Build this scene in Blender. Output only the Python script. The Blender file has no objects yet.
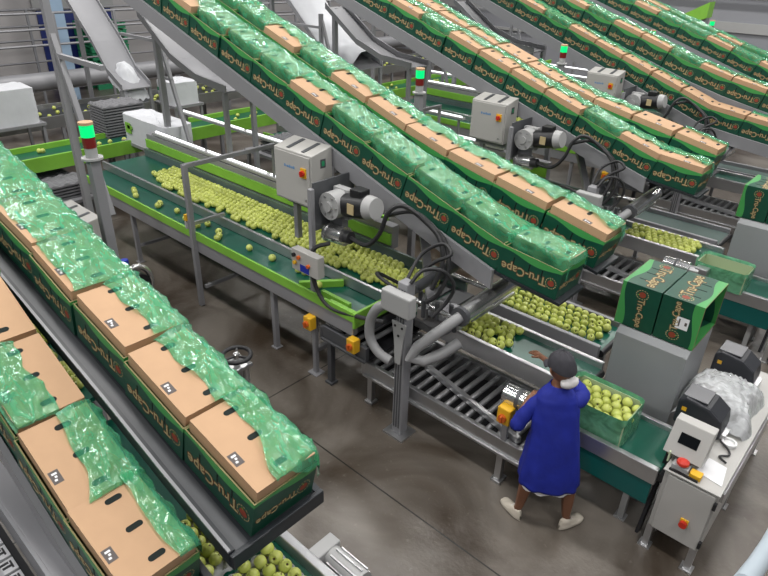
import bpy, math, random
from mathutils import Vector, Matrix, noise
SC = bpy.context.scene; COL = SC.collection
R = math.radians
PITCH = 3.5                      # spacing of the packing lines along +Y
# ------------------------------------------------------------------ materials
MATS = {}
def nt(name):
    m = bpy.data.materials.new(name); m.use_nodes = True
    n = m.node_tree.nodes; l = m.node_tree.links
    return m, n, l, n['Principled BSDF']
def pbr(name, col, rough=.5, metal=0, var=.0, scale=8, bump=0, spec=.5, emit=0):
    m, n, l, b = nt(name)
    b.inputs['Roughness'].default_value = rough; b.inputs['Metallic'].default_value = metal
    b.inputs['Specular IOR Level'].default_value = spec
    b.inputs['Base Color'].default_value = (*col, 1)
    if var or bump:
        tc = n.new('ShaderNodeTexCoord'); nz = n.new('ShaderNodeTexNoise')
        nz.inputs['Scale'].default_value = scale; nz.inputs['Detail'].default_value = 4
        l.new(tc.outputs['Object'], nz.inputs['Vector'])
        if var:
            mx = n.new('ShaderNodeMix'); mx.data_type = 'RGBA'
            mx.inputs['A'].default_value = (*[c*(1-var) for c in col], 1)
            mx.inputs['B'].default_value = (*[min(1, c*(1+var)) for c in col], 1)
            l.new(nz.outputs['Fac'], mx.inputs['Factor']); l.new(mx.outputs['Result'], b.inputs['Base Color'])
        if bump:
            bp = n.new('ShaderNodeBump'); bp.inputs['Strength'].default_value = bump; bp.inputs['Distance'].default_value = .01
            l.new(nz.outputs['Fac'], bp.inputs['Height']); l.new(bp.outputs['Normal'], b.inputs['Normal'])
    if emit:
        b.inputs['Emission Color'].default_value = (*col, 1); b.inputs['Emission Strength'].default_value = emit
    MATS[name] = m; return m
pbr('steel', (.50, .50, .51), .32, .85, .12, 5)
pbr('bright_steel', (.68, .68, .68), .22, .9, .08, 6)
pbr('roller_steel', (.42, .42, .43), .35, .75, .12, 9)
pbr('paint_grey', (.27, .27, .285), .45, .15, .1, 3)
pbr('light_grey', (.37, .37, .37), .45, 0, .05, 4)
pbr('dark_grey', (.075, .078, .085), .42, .1, .15, 5)
pbr('tray_black', (.022, .025, .03), .38, 0, .2, 5)
pbr('cabinet', (.43, .42, .40), .42, 0, .05, 3)
pbr('lime', (.22, .50, .055), .4, 0, .12, 5)
pbr('belt', (.004, .085, .055), .28, 0, .25, 4, 0, .6)
pbr('belt_grey', (.11, .15, .14), .25, 0, .15, 4)
pbr('teal', (.0, .095, .088), .35, 0, .12, 3)
pbr('black', (.012, .012, .014), .4, 0, .2, 8)
pbr('rubber', (.022, .022, .024), .55)
pbr('hose_grey', (.27, .27, .275), .5)
pbr('yellow', (.75, .42, .02), .4)
pbr('red', (.55, .03, .015), .4)
pbr('orange_red', (.6, .12, .02), .4)
pbr('blue', (.01, .03, .35), .5)
pbr('white', (.8, .8, .8), .5)
pbr('paper', (.78, .78, .80), .7)
pbr('kraft', (.50, .315, .185), .8, 0, .07, 9)
pbr('kraft_edge', (.22, .20, .09), .85)
pbr('hole', (.006, .012, .01), .9)
pbr('stamp', (.10, .085, .08), .7)
pbr('cream', (.42, .34, .17), .6)
pbr('brown', (.12, .05, .02), .7)
pbr('emblem_red', (.26, .045, .022), .6)
pbr('slot', (.002, .008, .006), .9)
pbr('tower_green', (.0, .62, .16), .3, 0, 0, 1, 0, .5, 1.0)
pbr('rail_glow', (.95, .97, 1), .4, 0, 0, 1, 0, .5, 1.4)  # emission stands in for reflections along the rails
pbr('blue_text', (.12, .25, .45), .5)
pbr('skin', (.20, .085, .045), .55, 0, .1, 20)
pbr('hair', (.02, .018, .016), .7)
pbr('coat', (.005, .015, .25), .75, 0, .3, 9, .6)
pbr('cap', (.035, .034, .042), .8, 0, .2, 30)
pbr('cloth_white', (.72, .70, .70), .8, 0, .08, 40, .3)
pbr('shoe', (.62, .56, .47), .7, 0, .08, 20)
pbr('wall_beige', (.46, .44, .44), .85, 0, .12, .6)
pbr('wall_grey', (.27, .275, .30), .8, 0, .1, .5)
pbr('column_blue', (.28, .39, .52), .6, 0, .08, 2)
pbr('pallet_green', (.02, .25, .11), .6)
pbr('pulp_grey', (.17, .17, .18), .8, 0, .2, 12)
pbr('pulp_light', (.42, .42, .44), .75, 0, .15, 12)
pbr('foam', (.62, .63, .66), .6, 0, .05, 10, .2)
pbr('pale_blue', (.45, .52, .58), .4)
pbr('note_yellow', (.75, .68, .30), .7)
pbr('silver_label', (.5, .4, .22), .5)
pbr('edge_strip', (.55, .62, .42), .5)
pbr('dark_blue', (.012,.025,.16), .5)
pbr('display', (.004, .005, .006), .15)
pbr('printer', (.022, .024, .03), .45, 0, .1, 10)
pbr('printer_top', (.16, .16, .17), .45)

def carton_mat():
    m, n, l, b = nt('carton_green'); MATS['carton'] = m
    b.inputs['Roughness'].default_value = .42
    tc = n.new('ShaderNodeTexCoord'); sx = n.new('ShaderNodeSeparateXYZ'); l.new(tc.outputs['Object'], sx.inputs[0])
    ad = n.new('ShaderNodeMath'); ad.operation = 'ADD'; l.new(sx.outputs['X'], ad.inputs[0]); l.new(sx.outputs['Y'], ad.inputs[1])
    mu = n.new('ShaderNodeMath'); mu.operation = 'MULTIPLY'; mu.inputs[1].default_value = 11.0; l.new(ad.outputs[0], mu.inputs[0])
    si = n.new('ShaderNodeMath'); si.operation = 'SINE'; l.new(mu.outputs[0], si.inputs[0])
    ma = n.new('ShaderNodeMath'); ma.operation = 'MULTIPLY_ADD'; ma.inputs[1].default_value = .019; ma.inputs[2].default_value = .222
    l.new(si.outputs[0], ma.inputs[0])
    gt = n.new('ShaderNodeMath'); gt.operation = 'GREATER_THAN'; l.new(sx.outputs['Z'], gt.inputs[0]); l.new(ma.outputs[0], gt.inputs[1])
    nz = n.new('ShaderNodeTexNoise'); nz.inputs['Scale'].default_value = 7; l.new(tc.outputs['Object'], nz.inputs['Vector'])
    dk = n.new('ShaderNodeMix'); dk.data_type = 'RGBA'; dk.inputs['A'].default_value = (.003, .045, .026, 1); dk.inputs['B'].default_value = (.006, .075, .042, 1)
    l.new(nz.outputs['Fac'], dk.inputs['Factor'])
    mx = n.new('ShaderNodeMix'); mx.data_type = 'RGBA'; mx.inputs['B'].default_value = (.055, .30, .075, 1)
    l.new(gt.outputs[0], mx.inputs['Factor']); l.new(dk.outputs['Result'], mx.inputs['A'])
    l.new(mx.outputs['Result'], b.inputs['Base Color'])
carton_mat()

def bag_mat(name, tint, body, opac, rough=.16):
    m, n, l, b = nt(name); MATS[name] = m; n.remove(b)
    out = n['Material Output']
    tc = n.new('ShaderNodeTexCoord'); nz = n.new('ShaderNodeTexNoise'); nz.inputs['Scale'].default_value = 5; nz.inputs['Detail'].default_value = 4
    nz.inputs['Distortion'].default_value = 1.6
    mp = n.new('ShaderNodeMapping'); mp.inputs['Rotation'].default_value = (0, 0, .7); mp.inputs['Scale'].default_value = (1, 2.6, 1.5)
    l.new(tc.outputs['Object'], mp.inputs['Vector']); l.new(mp.outputs[0], nz.inputs['Vector'])
    bp = n.new('ShaderNodeBump'); bp.inputs['Strength'].default_value = .38; bp.inputs['Distance'].default_value = .03
    l.new(nz.outputs['Fac'], bp.inputs['Height'])
    tr = n.new('ShaderNodeBsdfTransparent'); tr.inputs[0].default_value = (*tint, 1)
    df = n.new('ShaderNodeBsdfDiffuse'); df.inputs[0].default_value = (*body, 1); l.new(bp.outputs[0], df.inputs['Normal'])
    tl = n.new('ShaderNodeBsdfTranslucent'); tl.inputs[0].default_value = (*body, 1)
    gl = n.new('ShaderNodeBsdfGlossy'); gl.inputs['Roughness'].default_value = rough; gl.inputs[0].default_value = (.9, 1, .95, 1); l.new(bp.outputs[0], gl.inputs['Normal'])
    m1 = n.new('ShaderNodeMixShader'); m1.inputs[0].default_value = .4; l.new(df.outputs[0], m1.inputs[1]); l.new(tl.outputs[0], m1.inputs[2])
    m2 = n.new('ShaderNodeMixShader'); l.new(tr.outputs[0], m2.inputs[1]); l.new(m1.outputs[0], m2.inputs[2])
    mr = n.new('ShaderNodeMapRange'); mr.inputs[1].default_value = .3; mr.inputs[2].default_value = .7
    mr.inputs[3].default_value = opac*.55; mr.inputs[4].default_value = min(1, opac*1.5); l.new(nz.outputs['Fac'], mr.inputs[0]); l.new(mr.outputs[0], m2.inputs[0])
    fr = n.new('ShaderNodeFresnel'); fr.inputs[0].default_value = 1.5; l.new(bp.outputs[0], fr.inputs['Normal'])
    m3 = n.new('ShaderNodeMixShader'); l.new(fr.outputs[0], m3.inputs[0]); l.new(m2.outputs[0], m3.inputs[1]); l.new(gl.outputs[0], m3.inputs[2])
    l.new(m3.outputs[0], out.inputs[0])
bag_mat('bag', (.62, .97, .77), (.17, .82, .46), .33)
bag_mat('bag_thick', (.50, .92, .68), (.24, .62, .38), .62)
bag_mat('clear_bag', (.90, .91, .93), (.92, .93, .96), .9)

def apple_mat():
    m, n, l, b = nt('apple'); MATS['apple'] = m
    b.inputs['Roughness'].default_value = .32; b.inputs['Subsurface Weight'].default_value = 0
    oi = n.new('ShaderNodeObjectInfo'); tc = n.new('ShaderNodeTexCoord')
    nz = n.new('ShaderNodeTexNoise'); nz.inputs['Scale'].default_value = 9; l.new(tc.outputs['Object'], nz.inputs['Vector'])
    cr = n.new('ShaderNodeValToRGB')
    cr.color_ramp.elements[0].color = (.40, .47, .075, 1); cr.color_ramp.elements[1].color = (.62, .66, .19, 1)
    ad = n.new('ShaderNodeMath'); ad.operation = 'MULTIPLY_ADD'; ad.inputs[1].default_value = .6
    l.new(nz.outputs['Fac'], ad.inputs[0])
    m2 = n.new('ShaderNodeMath'); m2.operation = 'MULTIPLY'; m2.inputs[1].default_value = .45; l.new(oi.outputs['Random'], m2.inputs[0]); l.new(m2.outputs[0], ad.inputs[2])
    l.new(ad.outputs[0], cr.inputs[0])
    # calyx: small brown spot at the two poles of the fruit
    sx = n.new('ShaderNodeSeparateXYZ'); l.new(tc.outputs['Object'], sx.inputs[0])
    cx = n.new('ShaderNodeMath'); cx.operation = 'POWER'; cx.inputs[1].default_value = 2; l.new(sx.outputs['X'], cx.inputs[0])
    cy = n.new('ShaderNodeMath'); cy.operation = 'POWER'; cy.inputs[1].default_value = 2; l.new(sx.outputs['Y'], cy.inputs[0])
    sm = n.new('ShaderNodeMath'); sm.operation = 'ADD'; l.new(cx.outputs[0], sm.inputs[0]); l.new(cy.outputs[0], sm.inputs[1])
    lt = n.new('ShaderNodeMath'); lt.operation = 'LESS_THAN'; lt.inputs[1].default_value = .0075**2; l.new(sm.outputs[0], lt.inputs[0])
    mx = n.new('ShaderNodeMix'); mx.data_type = 'RGBA'; mx.inputs['B'].default_value = (.06, .05, .015, 1)
    l.new(lt.outputs[0], mx.inputs['Factor']); l.new(cr.outputs[0], mx.inputs['A']); l.new(mx.outputs['Result'], b.inputs['Base Color'])
apple_mat()

def floor_mat():
    m, n, l, b = nt('concrete'); MATS['floor'] = m
    g = n.new('ShaderNodeNewGeometry'); sx = n.new('ShaderNodeSeparateXYZ'); l.new(g.outputs['Position'], sx.inputs[0])
    def nse(s, d=5, dist=0):
        z = n.new('ShaderNodeTexNoise'); z.inputs['Scale'].default_value = s; z.inputs['Detail'].default_value = d
        z.inputs['Distortion'].default_value = dist; l.new(g.outputs['Position'], z.inputs['Vector']); return z.outputs['Fac']
    cr = n.new('ShaderNodeValToRGB'); e = cr.color_ramp.elements
    e[0].position = .38; e[0].color = (.048, .034, .023, 1); e[1].position = .60; e[1].color = (.185, .163, .140, 1)
    l.new(nse(.75, 9, .8), cr.inputs[0])
    c2 = n.new('ShaderNodeValToRGB'); e = c2.color_ramp.elements
    e[0].position = .62; e[0].color = (0, 0, 0, 1); e[1].position = .78; e[1].color = (1, 1, 1, 1)
    l.new(nse(22, 6), c2.inputs[0])
    m1 = n.new('ShaderNodeMix'); m1.data_type = 'RGBA'; m1.inputs['B'].default_value = (.26, .24, .21, 1)
    mf = n.new('ShaderNodeMath'); mf.operation = 'MULTIPLY'; mf.inputs[1].default_value = .35; l.new(c2.outputs[0], mf.inputs[0])
    l.new(mf.outputs[0], m1.inputs['Factor']); l.new(cr.outputs[0], m1.inputs['A'])
    # saw-cut joints between the slabs
    last = m1.outputs['Result']
    for ax, v in (('X', -4.22), ('Y', 2.895), ('X', 1.3), ('Y', 8.9), ('X', -9.8)):
        s = n.new('ShaderNodeMath'); s.operation = 'SUBTRACT'; s.inputs[1].default_value = v; l.new(sx.outputs[ax], s.inputs[0])
        a = n.new('ShaderNodeMath'); a.operation = 'ABSOLUTE'; l.new(s.outputs[0], a.inputs[0])
        t = n.new('ShaderNodeMath'); t.operation = 'LESS_THAN'; t.inputs[1].default_value = .007; l.new(a.outputs[0], t.inputs[0])
        x = n.new('ShaderNodeMix'); x.data_type = 'RGBA'; x.inputs['B'].default_value = (.02, .018, .016, 1)
        l.new(t.outputs[0], x.inputs['Factor']); l.new(last, x.inputs['A']); last = x.outputs['Result']
    l.new(last, b.inputs['Base Color'])
    mr = n.new('ShaderNodeMapRange'); mr.inputs[3].default_value = .22; mr.inputs[4].default_value = .46; l.new(nse(3, 5), mr.inputs[0]); l.new(mr.outputs[0], b.inputs['Roughness'])
    bp = n.new('ShaderNodeBump'); bp.inputs['Strength'].default_value = .12; bp.inputs['Distance'].default_value = .02; l.new(nse(30, 4), bp.inputs['Height']); l.new(bp.outputs[0], b.inputs['Normal'])
floor_mat()

# ------------------------------------------------------------------ mesh builder
class MB:
    def __init__(s): s.v = []; s.f = []; s.mi = []; s.cm = 0
    def m(s, i): s.cm = i; return s
    def face(s, ids): s.f.append(ids); s.mi.append(s.cm)
    def hexa(s, c):
        b = len(s.v); s.v += [tuple(p) for p in c]
        for q in ((0,3,2,1),(4,5,6,7),(0,1,5,4),(1,2,6,5),(2,3,7,6),(3,0,4,7)): s.face([b+i for i in q])
        return s
    def box(s, x0, x1, y0, y1, z0, z1):
        return s.hexa([(x0,y0,z0),(x1,y0,z0),(x1,y1,z0),(x0,y1,z0),(x0,y0,z1),(x1,y0,z1),(x1,y1,z1),(x0,y1,z1)])
    def bar(s, p, q, w, h=None, up=(0,0,1)):
        h = h or w; p = Vector(p); q = Vector(q); d = (q-p).normalized(); u = Vector(up)
        if abs(d.dot(u)) > .98: u = Vector((0,1,0))
        a = d.cross(u).normalized()*(w/2); b = a.cross(d).normalized()*(h/2)
        return s.hexa([p-a-b, p+a-b, p+a+b, p-a+b, q-a-b, q+a-b, q+a+b, q-a+b])
    def ring(s, c, a, b, r, n):
        i = len(s.v)
        for k in range(n):
            t = 2*math.pi*k/n; s.v.append(tuple(c + a*(r*math.cos(t)) + b*(r*math.sin(t))))
        return i
    def tube(s, pts, r, n=10, caps=True, smooth=0):
        pts = [Vector(p) for p in pts]
        if smooth:                                   # Catmull-Rom
            o = []; P = [pts[0]]+pts+[pts[-1]]
            for i in range(1, len(P)-2):
                for k in range(smooth):
                    t = k/smooth; a, b, c, d = P[i-1:i+3]
                    o.append(.5*((2*b)+(c-a)*t+(2*a-5*b+4*c-d)*t*t+(3*b-a-3*c+d)*t**3))
            pts = o+[pts[-1]]
        rs = r if isinstance(r, (list, tuple)) else [r]*len(pts)
        rings = []; prev = None
        for i, p in enumerate(pts):
            d = (pts[min(i+1, len(pts)-1)]-pts[max(i-1, 0)]).normalized()
            if prev is None:
                u = Vector((0,0,1)) if abs(d.z) < .9 else Vector((0,1,0)); a = d.cross(u).normalized()
            else:
                a = (prev - d*prev.dot(d)).normalized()
            prev = a; rings.append(s.ring(p, a, a.cross(d), rs[i], n))
        for i in range(len(rings)-1):
            for k in range(n): s.face([rings[i]+k, rings[i]+(k+1)%n, rings[i+1]+(k+1)%n, rings[i+1]+k])
        if caps: s.face([rings[0]+k for k in range(n)][::-1]); s.face([rings[-1]+k for k in range(n)])
        return s
    def cyl(s, p, q, r, n=20, r2=None): return s.tube([p, q], [r, r if r2 is None else r2], n)
    def prism(s, poly, z0, z1, ax='z'):
        n = len(poly); b = len(s.v)
        mk = {'z': lambda a, c, h: (a, c, h), 'y': lambda a, c, h: (a, h, c), 'x': lambda a, c, h: (h, a, c)}[ax]
        for h in (z0, z1): s.v += [mk(a, c, h) for a, c in poly]
        s.face(list(range(b, b+n))[::-1]); s.face(list(range(b+n, b+2*n)))
        for k in range(n): s.face([b+k, b+(k+1)%n, b+n+(k+1)%n, b+n+k])
        return s
    def lathe(s, prof, c=(0,0,0), n=16):
        c = Vector(c); X = Vector((1,0,0)); Y = Vector((0,1,0))
        rg = [s.ring(c+Vector((0,0,z)), X, Y, max(r, 1e-4), n) for r, z in prof]
        for i in range(len(rg)-1):
            for k in range(n): s.face([rg[i]+k, rg[i]+(k+1)%n, rg[i+1]+(k+1)%n, rg[i+1]+k])
        s.face([rg[0]+k for k in range(n)][::-1]); s.face([rg[-1]+k for k in range(n)])
        return s
    def grid(s, nx, ny, fn):
        b = len(s.v)
        for j in range(ny+1):
            for i in range(nx+1): s.v.append(tuple(fn(i/nx, j/ny)))
        for j in range(ny):
            for i in range(nx): s.face([b+j*(nx+1)+i, b+j*(nx+1)+i+1, b+(j+1)*(nx+1)+i+1, b+(j+1)*(nx+1)+i])
        return s
    def mesh(s, name, mats, smooth=False, off=(0,0,0)):
        me = bpy.data.meshes.new(name)
        ox, oy, oz = off
        me.from_pydata([(x-ox, y-oy, z-oz) for x, y, z in s.v], [], s.f)
        for k in (mats if isinstance(mats, (list, tuple)) else [mats]): me.materials.append(MATS[k])
        me.polygons.foreach_set('material_index', s.mi)
        me.update()
        return me
    def build(s, name, mats, parent=None, smooth=False, bev=0, loc=None):
        off = WLOC[parent.name] if parent else (loc or (0,0,0))
        me = s.mesh(name, mats, smooth, off)
        fix(me, smooth)
        o = bpy.data.objects.new(name, me); COL.objects.link(o)
        if parent: o.parent = parent; WLOC[o.name] = off
        else: o.location = off; WLOC[o.name] = tuple(off)
        if bev:
            b = o.modifiers.new('bevel', 'BEVEL'); b.width = bev; b.segments = 2; b.limit_method = 'ANGLE'; b.angle_limit = R(50)
        return o
WLOC = {}
import bmesh
def fix(me, smooth):
    bm = bmesh.new(); bm.from_mesh(me); bmesh.ops.recalc_face_normals(bm, faces=bm.faces)
    if smooth:
        for f in bm.faces: f.smooth = len(f.verts) <= 4
        for e in bm.edges:
            if len(e.link_faces) == 2 and e.calc_face_angle(0) > R(45): e.smooth = False
    bm.to_mesh(me); bm.free()
def tag(o, label, cat, group=None, kind=None):
    if label: o['label'] = label
    if cat: o['category'] = cat
    if group: o['group'] = group
    if kind: o['kind'] = kind
    return o
def thing(name, label, cat, loc, group=None):
    o = bpy.data.objects.new(name, None); o.empty_display_size = .1; COL.objects.link(o); o.location = loc
    WLOC[o.name] = tuple(loc); tag(o, label, cat, group); return o
def struct(name, mb, mats, **k):
    o = mb.build(name, mats, **k); o['kind'] = 'structure'; return o
def kids(o): return [c for c in o.children]
def copy_tree(o, parent=None):
    c = o.copy(); COL.objects.link(c); c.parent = parent
    for ch in kids(o): copy_tree(ch, c)
    return c
def plabel(o, t): o['label'] = t; return o
ORD = ['lowest','second','third','fourth','fifth','sixth','seventh','eighth','ninth','tenth','eleventh','twelfth','thirteenth','fourteenth','fifteenth','sixteenth','seventeenth','eighteenth']
LN = {-1: 'near left line', 0: "worker's line", 1: 'third line', 2: 'fourth line', 3: 'farthest line'}

# ------------------------------------------------------------------ text
def text_mesh(txt, size, off=0, ext=.0006):
    cu = bpy.data.curves.new('t', 'FONT'); cu.body = txt; cu.size = size; cu.align_x = 'CENTER'; cu.align_y = 'CENTER'; cu.extrude = ext; cu.offset = off
    cu.resolution_u = 2
    ob = bpy.data.objects.new('t', cu); COL.objects.link(ob)
    bpy.context.view_layer.update()
    dg = bpy.context.evaluated_depsgraph_get()
    me = bpy.data.meshes.new_from_object(ob.evaluated_get(dg))
    v = [tuple(x.co) for x in me.vertices]; f = [list(p.vertices) for p in me.polygons]
    bpy.data.objects.remove(ob); bpy.data.curves.remove(cu); bpy.data.meshes.remove(me)
    return v, f
def add_text(mb, txt, size, M, mi, off=0, lift=0):
    v, f = text_mesh(txt, size, off); b = len(mb.v)
    mb.v += [tuple(M @ Vector((x, y, z+lift))) for x, y, z in v]
    for q in f: mb.f.append([b+i for i in q]); mb.mi.append(mi)
# ------------------------------------------------------------------ apple cartons
CL, CW, CH, LT = .575, .40, .265, .332
def slot_oval(mb, cx, cy, z, lx, ly, n=8):
    pts = []
    r = lx/2
    for k in range(n+1): a = math.pi*k/n; pts.append((cx+r*math.cos(a), cy+ly/2-r+r*math.sin(a)))
    for k in range(n+1): a = math.pi+math.pi*k/n; pts.append((cx+r*math.cos(a), cy-ly/2+r+r*math.sin(a)))
    mb.prism(pts, z-.002, z+.0015)
def carton_body_mb():
    b = MB(); t = .008; x, y = CL/2, CW/2
    b.box(-x, x, -y, -y+t, 0, CH).box(-x, x, y-t, y, 0, CH).box(-x, -x+t, -y+t, y-t, 0, CH).box(x-t, x, -y+t, y-t, 0, CH).box(-x+t, x-t, -y+t, y-t, 0, .01)
    b.m(1)
    for sy in (-1, 1):
        for sx in (-.15, 0, .12):
            yy = sy*(y+.0008); b.box(sx-.006, sx+.006, min(yy, yy-sy*.002), max(yy, yy-sy*.002), .135, .20)
    b.m(2)
    for sx in (-1, 1):                                   # raw board edge round the rim
        b.box(-x, x, sx*(y-t/2)-t/2, sx*(y-t/2)+t/2, CH, CH+.002)
        b.box(sx*(x-t/2)-t/2, sx*(x-t/2)+t/2, -y+t, y-t, CH, CH+.002)
    return b
def lid_mb(y0=-.178, y1=.186):
    b = MB(); x = CL/2-.014
    b.m(0).box(-x, x, y0, y1, .10, LT-.004).box(-x, x, y0, y1, LT-.004, LT)
    b.m(1)
    for sx in (-.20, 0, .20): slot_oval(b, sx, .02, LT, .034, .088)
    b.m(2).box(.02, .10, y0+.012, y0+.062, LT-.001, LT+.0012)
    b.m(3)
    for k in range(3): b.box(.034+k*.019, .046+k*.019, y0+.024+.008*(k % 2), y0+.05-.006*k, LT+.0005, LT+.002)
    return b
def face_M(face):
    if face == 'front': c = [(-1,0,0), (0,0,-1), (0,-1,0)]
    elif face == 'back': c = [(1,0,0), (0,0,-1), (0,1,0)]
    elif face == 'end': c = [(0,-1,0), (0,0,-1), (1,0,0)]
    else: c = [(0,1,0), (0,0,-1), (-1,0,0)]
    return Matrix(((c[0][0], c[1][0], c[2][0]), (c[0][1], c[1][1], c[2][1]), (c[0][2], c[1][2], c[2][2]))).to_4x4()
def face_at(face, u, z):
    o = {'front': (u, -CW/2-.0006, z), 'back': (u, CW/2+.0006, z), 'end': (CL/2+.0006, u, z), 'rear': (-CL/2-.0006, u, z)}[face]
    return Matrix.Translation(o) @ face_M(face)
def lettering_mb(face, u, z, s):
    b = MB(); M = face_at(face, u, z) @ Matrix.Rotation(R(4), 4, 'Z')
    add_text(b, 'Tru-Cape', s, M, 1, .006 if s > .08 else .004, 0); add_text(b, 'Tru-Cape', s, M, 0, .0005, .0012)
    return b
def emblem_mb(face, u, z, r):
    b = MB(); M = face_at(face, u, z)
    def put(poly, mi, h):
        i = len(b.v); b.v += [tuple(M @ Vector((x, y, h))) for x, y in poly]; b.f.append(list(range(i, i+len(poly)))); b.mi.append(mi)
    for k in range(14):
        a0 = 2*math.pi*k/14; a1 = a0+.28
        put([(r*math.cos(a0), r*math.sin(a0)), (r*math.cos(a1), r*math.sin(a1)), (r*.86*math.cos(a1), r*.86*math.sin(a1)), (r*.86*math.cos(a0), r*.86*math.sin(a0))], 0, .0008)
    put([(.6*r*math.cos(2*math.pi*k/18)*(1+.12*math.sin(2*math.pi*k/18)), .56*r*math.sin(2*math.pi*k/18)) for k in range(18)], 1, .0008)
    put([(0, -.3*r), (.35*r, -.75*r), (.1*r, -.62*r)], 2, .0012)
    return b
def N(x, y, z=0): return noise.noise(Vector((x, y, z)))
def liner_mesh(kind, seed):
    """one sheet of crumpled polythene over the kraft top of a carton"""
    rnd = random.Random(seed); sd = rnd.uniform(0, 99); x0, x1 = -CL/2-.004, CL/2+.002
    b = MB(); nx, ny = 40, 34; hang = .12 if kind == 'full' else 0
    def fn(u, v):
        wob = N(u*3+sd, 1.3)
        x = x0+(x1-x0)*u
        if kind == 'half': ys = -.03+.05*wob+.045*math.sin(2.6*u+sd)
        elif kind == 'slim': ys = .085+.03*wob
        elif kind == 'left': ys = -.195
        elif kind == 'full': ys = -.102+.012*wob
        else: ys = -.15+.035*wob+.01*N(u*11, sd)
        ye, dy = .200, .11+.04*N(u*5, sd, 4)
        if kind == 'left': ye, dy = .02+.06*wob, 0
        tot = hang+(ye-ys)+dy; s = v*tot-hang
        fold = 1-abs(N(x*5+s*7+sd, s*2.2-x*3, sd))*2.2; fold = max(0, fold)**3        # long sharp creases
        cr = .016*fold+.014*abs(N(x*8+sd, s*8, 3))+.008*abs(N(x*22+sd, s*20, 7))
        if kind == 'wide': cr *= .45
        fu = min(u, 1-u)*CL; e = min(1, fu/.06)
        cr += .022*(1-e)*(.5+.5*N(s*9, sd, 2))
        lip = .012*max(0, 1-(s/.03)) if kind in ('half', 'slim', 'wide') and s < .03 else 0
        if kind in ('half', 'slim', 'wide') and 0 < s < ye-ys: cr += .022*math.sin(math.pi*s/(ye-ys))**.7*(.6+.5*N(u*4, sd, 8))
        if s < 0: y, z = ys-.004-cr*.6-.01*math.sin(x*30+sd)*(-s/.12), LT+.002+s
        elif s < ye-ys: y, z = ys+s, LT+.003+cr+lip*fold
        else:
            q = s-(ye-ys); y, z = ye+.006+cr*.9+.008*math.sin(x*33+sd), LT+.004-q+cr*.2
        if kind == 'left' and y < -.178: z -= .03
        if fu < .012: z -= (.012-fu)*1.5
        return (x+.006*N(s*9, sd, u*3), y, z)
    b.grid(nx, ny, fn)
    return b
def end_liner(kind, seed):  # same sheet, spilling over the low end of the carton as well
    b = liner_mesh(kind, seed); out = []
    for x, y, z in b.v:
        if x > CL/2-.05 and y > .02 and kind == 'half':
            t = (x-(CL/2-.05))/.055; z -= .10*t*t*max(0, min(1, (y-.02)/.1)); x += .012*t
        elif x > CL/2-.05 and kind == 'full':
            t = (x-(CL/2-.05))/.055; z -= .06*t*t; x += .012*t
        out.append((x, y, z))
    b.v = out; return b

body_me = carton_body_mb().mesh('carton_body', ['carton', 'slot', 'kraft_edge']); fix(body_me, False)
lid_me = {'wide': lid_mb().mesh('kraft_top', ['kraft', 'hole', 'stamp', 'paper']), 'narrow': lid_mb(-.092).mesh('kraft_top', ['kraft', 'hole', 'stamp', 'paper'])}
for q in lid_me.values(): fix(q, False)
let_me = {f: lettering_mb(f, u, z, s).mesh('lettering', ['cream', 'brown']) for f, u, z, s in (('front', -.04, .10, .11), ('back', .04, .10, .11), ('end', -.05, .11, .066), ('rear', .05, .11, .066))}
emb_me = {f: emblem_mb(f, u, z, r).mesh('emblem', ['cream', 'emblem_red', 'lime']) for f, u, z, r in (('front', .215, .125, .05), ('back', -.215, .125, .05), ('end', .125, .12, .044), ('rear', -.125, .12, .044))}
LINERS = {}
for kd in ('half', 'full', 'wide', 'slim', 'left'):
    for sd in range(4):
        me = (end_liner if sd == 3 and kd in ('half', 'full') else liner_mesh)(kd, 100+sd*7+len(kd)).mesh('plastic_liner', 'bag'); fix(me, True); LINERS[kd, sd] = me
def mk(name, me, parent):
    o = bpy.data.objects.new(name, me); COL.objects.link(o); o.parent = parent; return o
def make_carton(kind, sd, faces=('front', 'end')):
    t = thing('apple_carton', None, 'carton', (0,0,0))
    mk('carton_body', body_me, t)
    lid = mk('kraft_top', lid_me['narrow' if kind == 'full' else 'wide'], t)
    for f in faces: mk('lettering', let_me[f], t); mk('emblem', emb_me[f], t)
    if kind != 'bare': mk('plastic_liner', LINERS[kind, sd], t)
    return t
PROTO = {}
def carton(kind, sd, loc, ang, label, group, yaw=0):
    if kind == 'bare': sd = 0
    key = (kind, sd)
    if key not in PROTO: PROTO[key] = o = make_carton(kind, sd)
    else: o = copy_tree(PROTO[key])
    o.location = loc; o.rotation_euler = (0, ang, yaw); o['label'] = label; o['group'] = group
    return o
DESC = {'half': 'half bagged apple carton', 'slim': 'apple carton with narrow bag strip', 'full': 'bag-covered apple carton', 'wide': 'loosely bagged apple carton', 'left': 'apple carton bagged on near side', 'bare': 'apple carton with bare kraft top'}
def row(rowname, yc, x, z, angs, kinds, xmin, dz=0, gap=.012):
    """cartons set end to end from the low end (x, z); angs = slope of each carton, last value repeats"""
    path = [(x, z)]; i = 0; rnd = random.Random(rowname)
    while x > xmin and i < 18:
        a = R(angs[min(i, len(angs)-1)]); k = kinds[i % len(kinds)]
        x2, z2 = x-CL*math.cos(a), z+CL*math.sin(a)
        carton(k, 3 if i == 0 and k in ('half', 'full') else rnd.randrange(3), ((x+x2)/2, yc+rnd.uniform(-.008, .008), (z+z2)/2+(dz if i == 0 else 0)), a,
               f'{DESC[k]}, {ORD[i]} {"one " if i == 0 else "from low end "}in {rowname}', 'cartons in the '+rowname, R(rnd.uniform(-1.2, 1.2)))
        x, z = x2-gap*math.cos(a), z2+gap*math.sin(a); path.append((x, z)); i += 1
    return path
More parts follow.
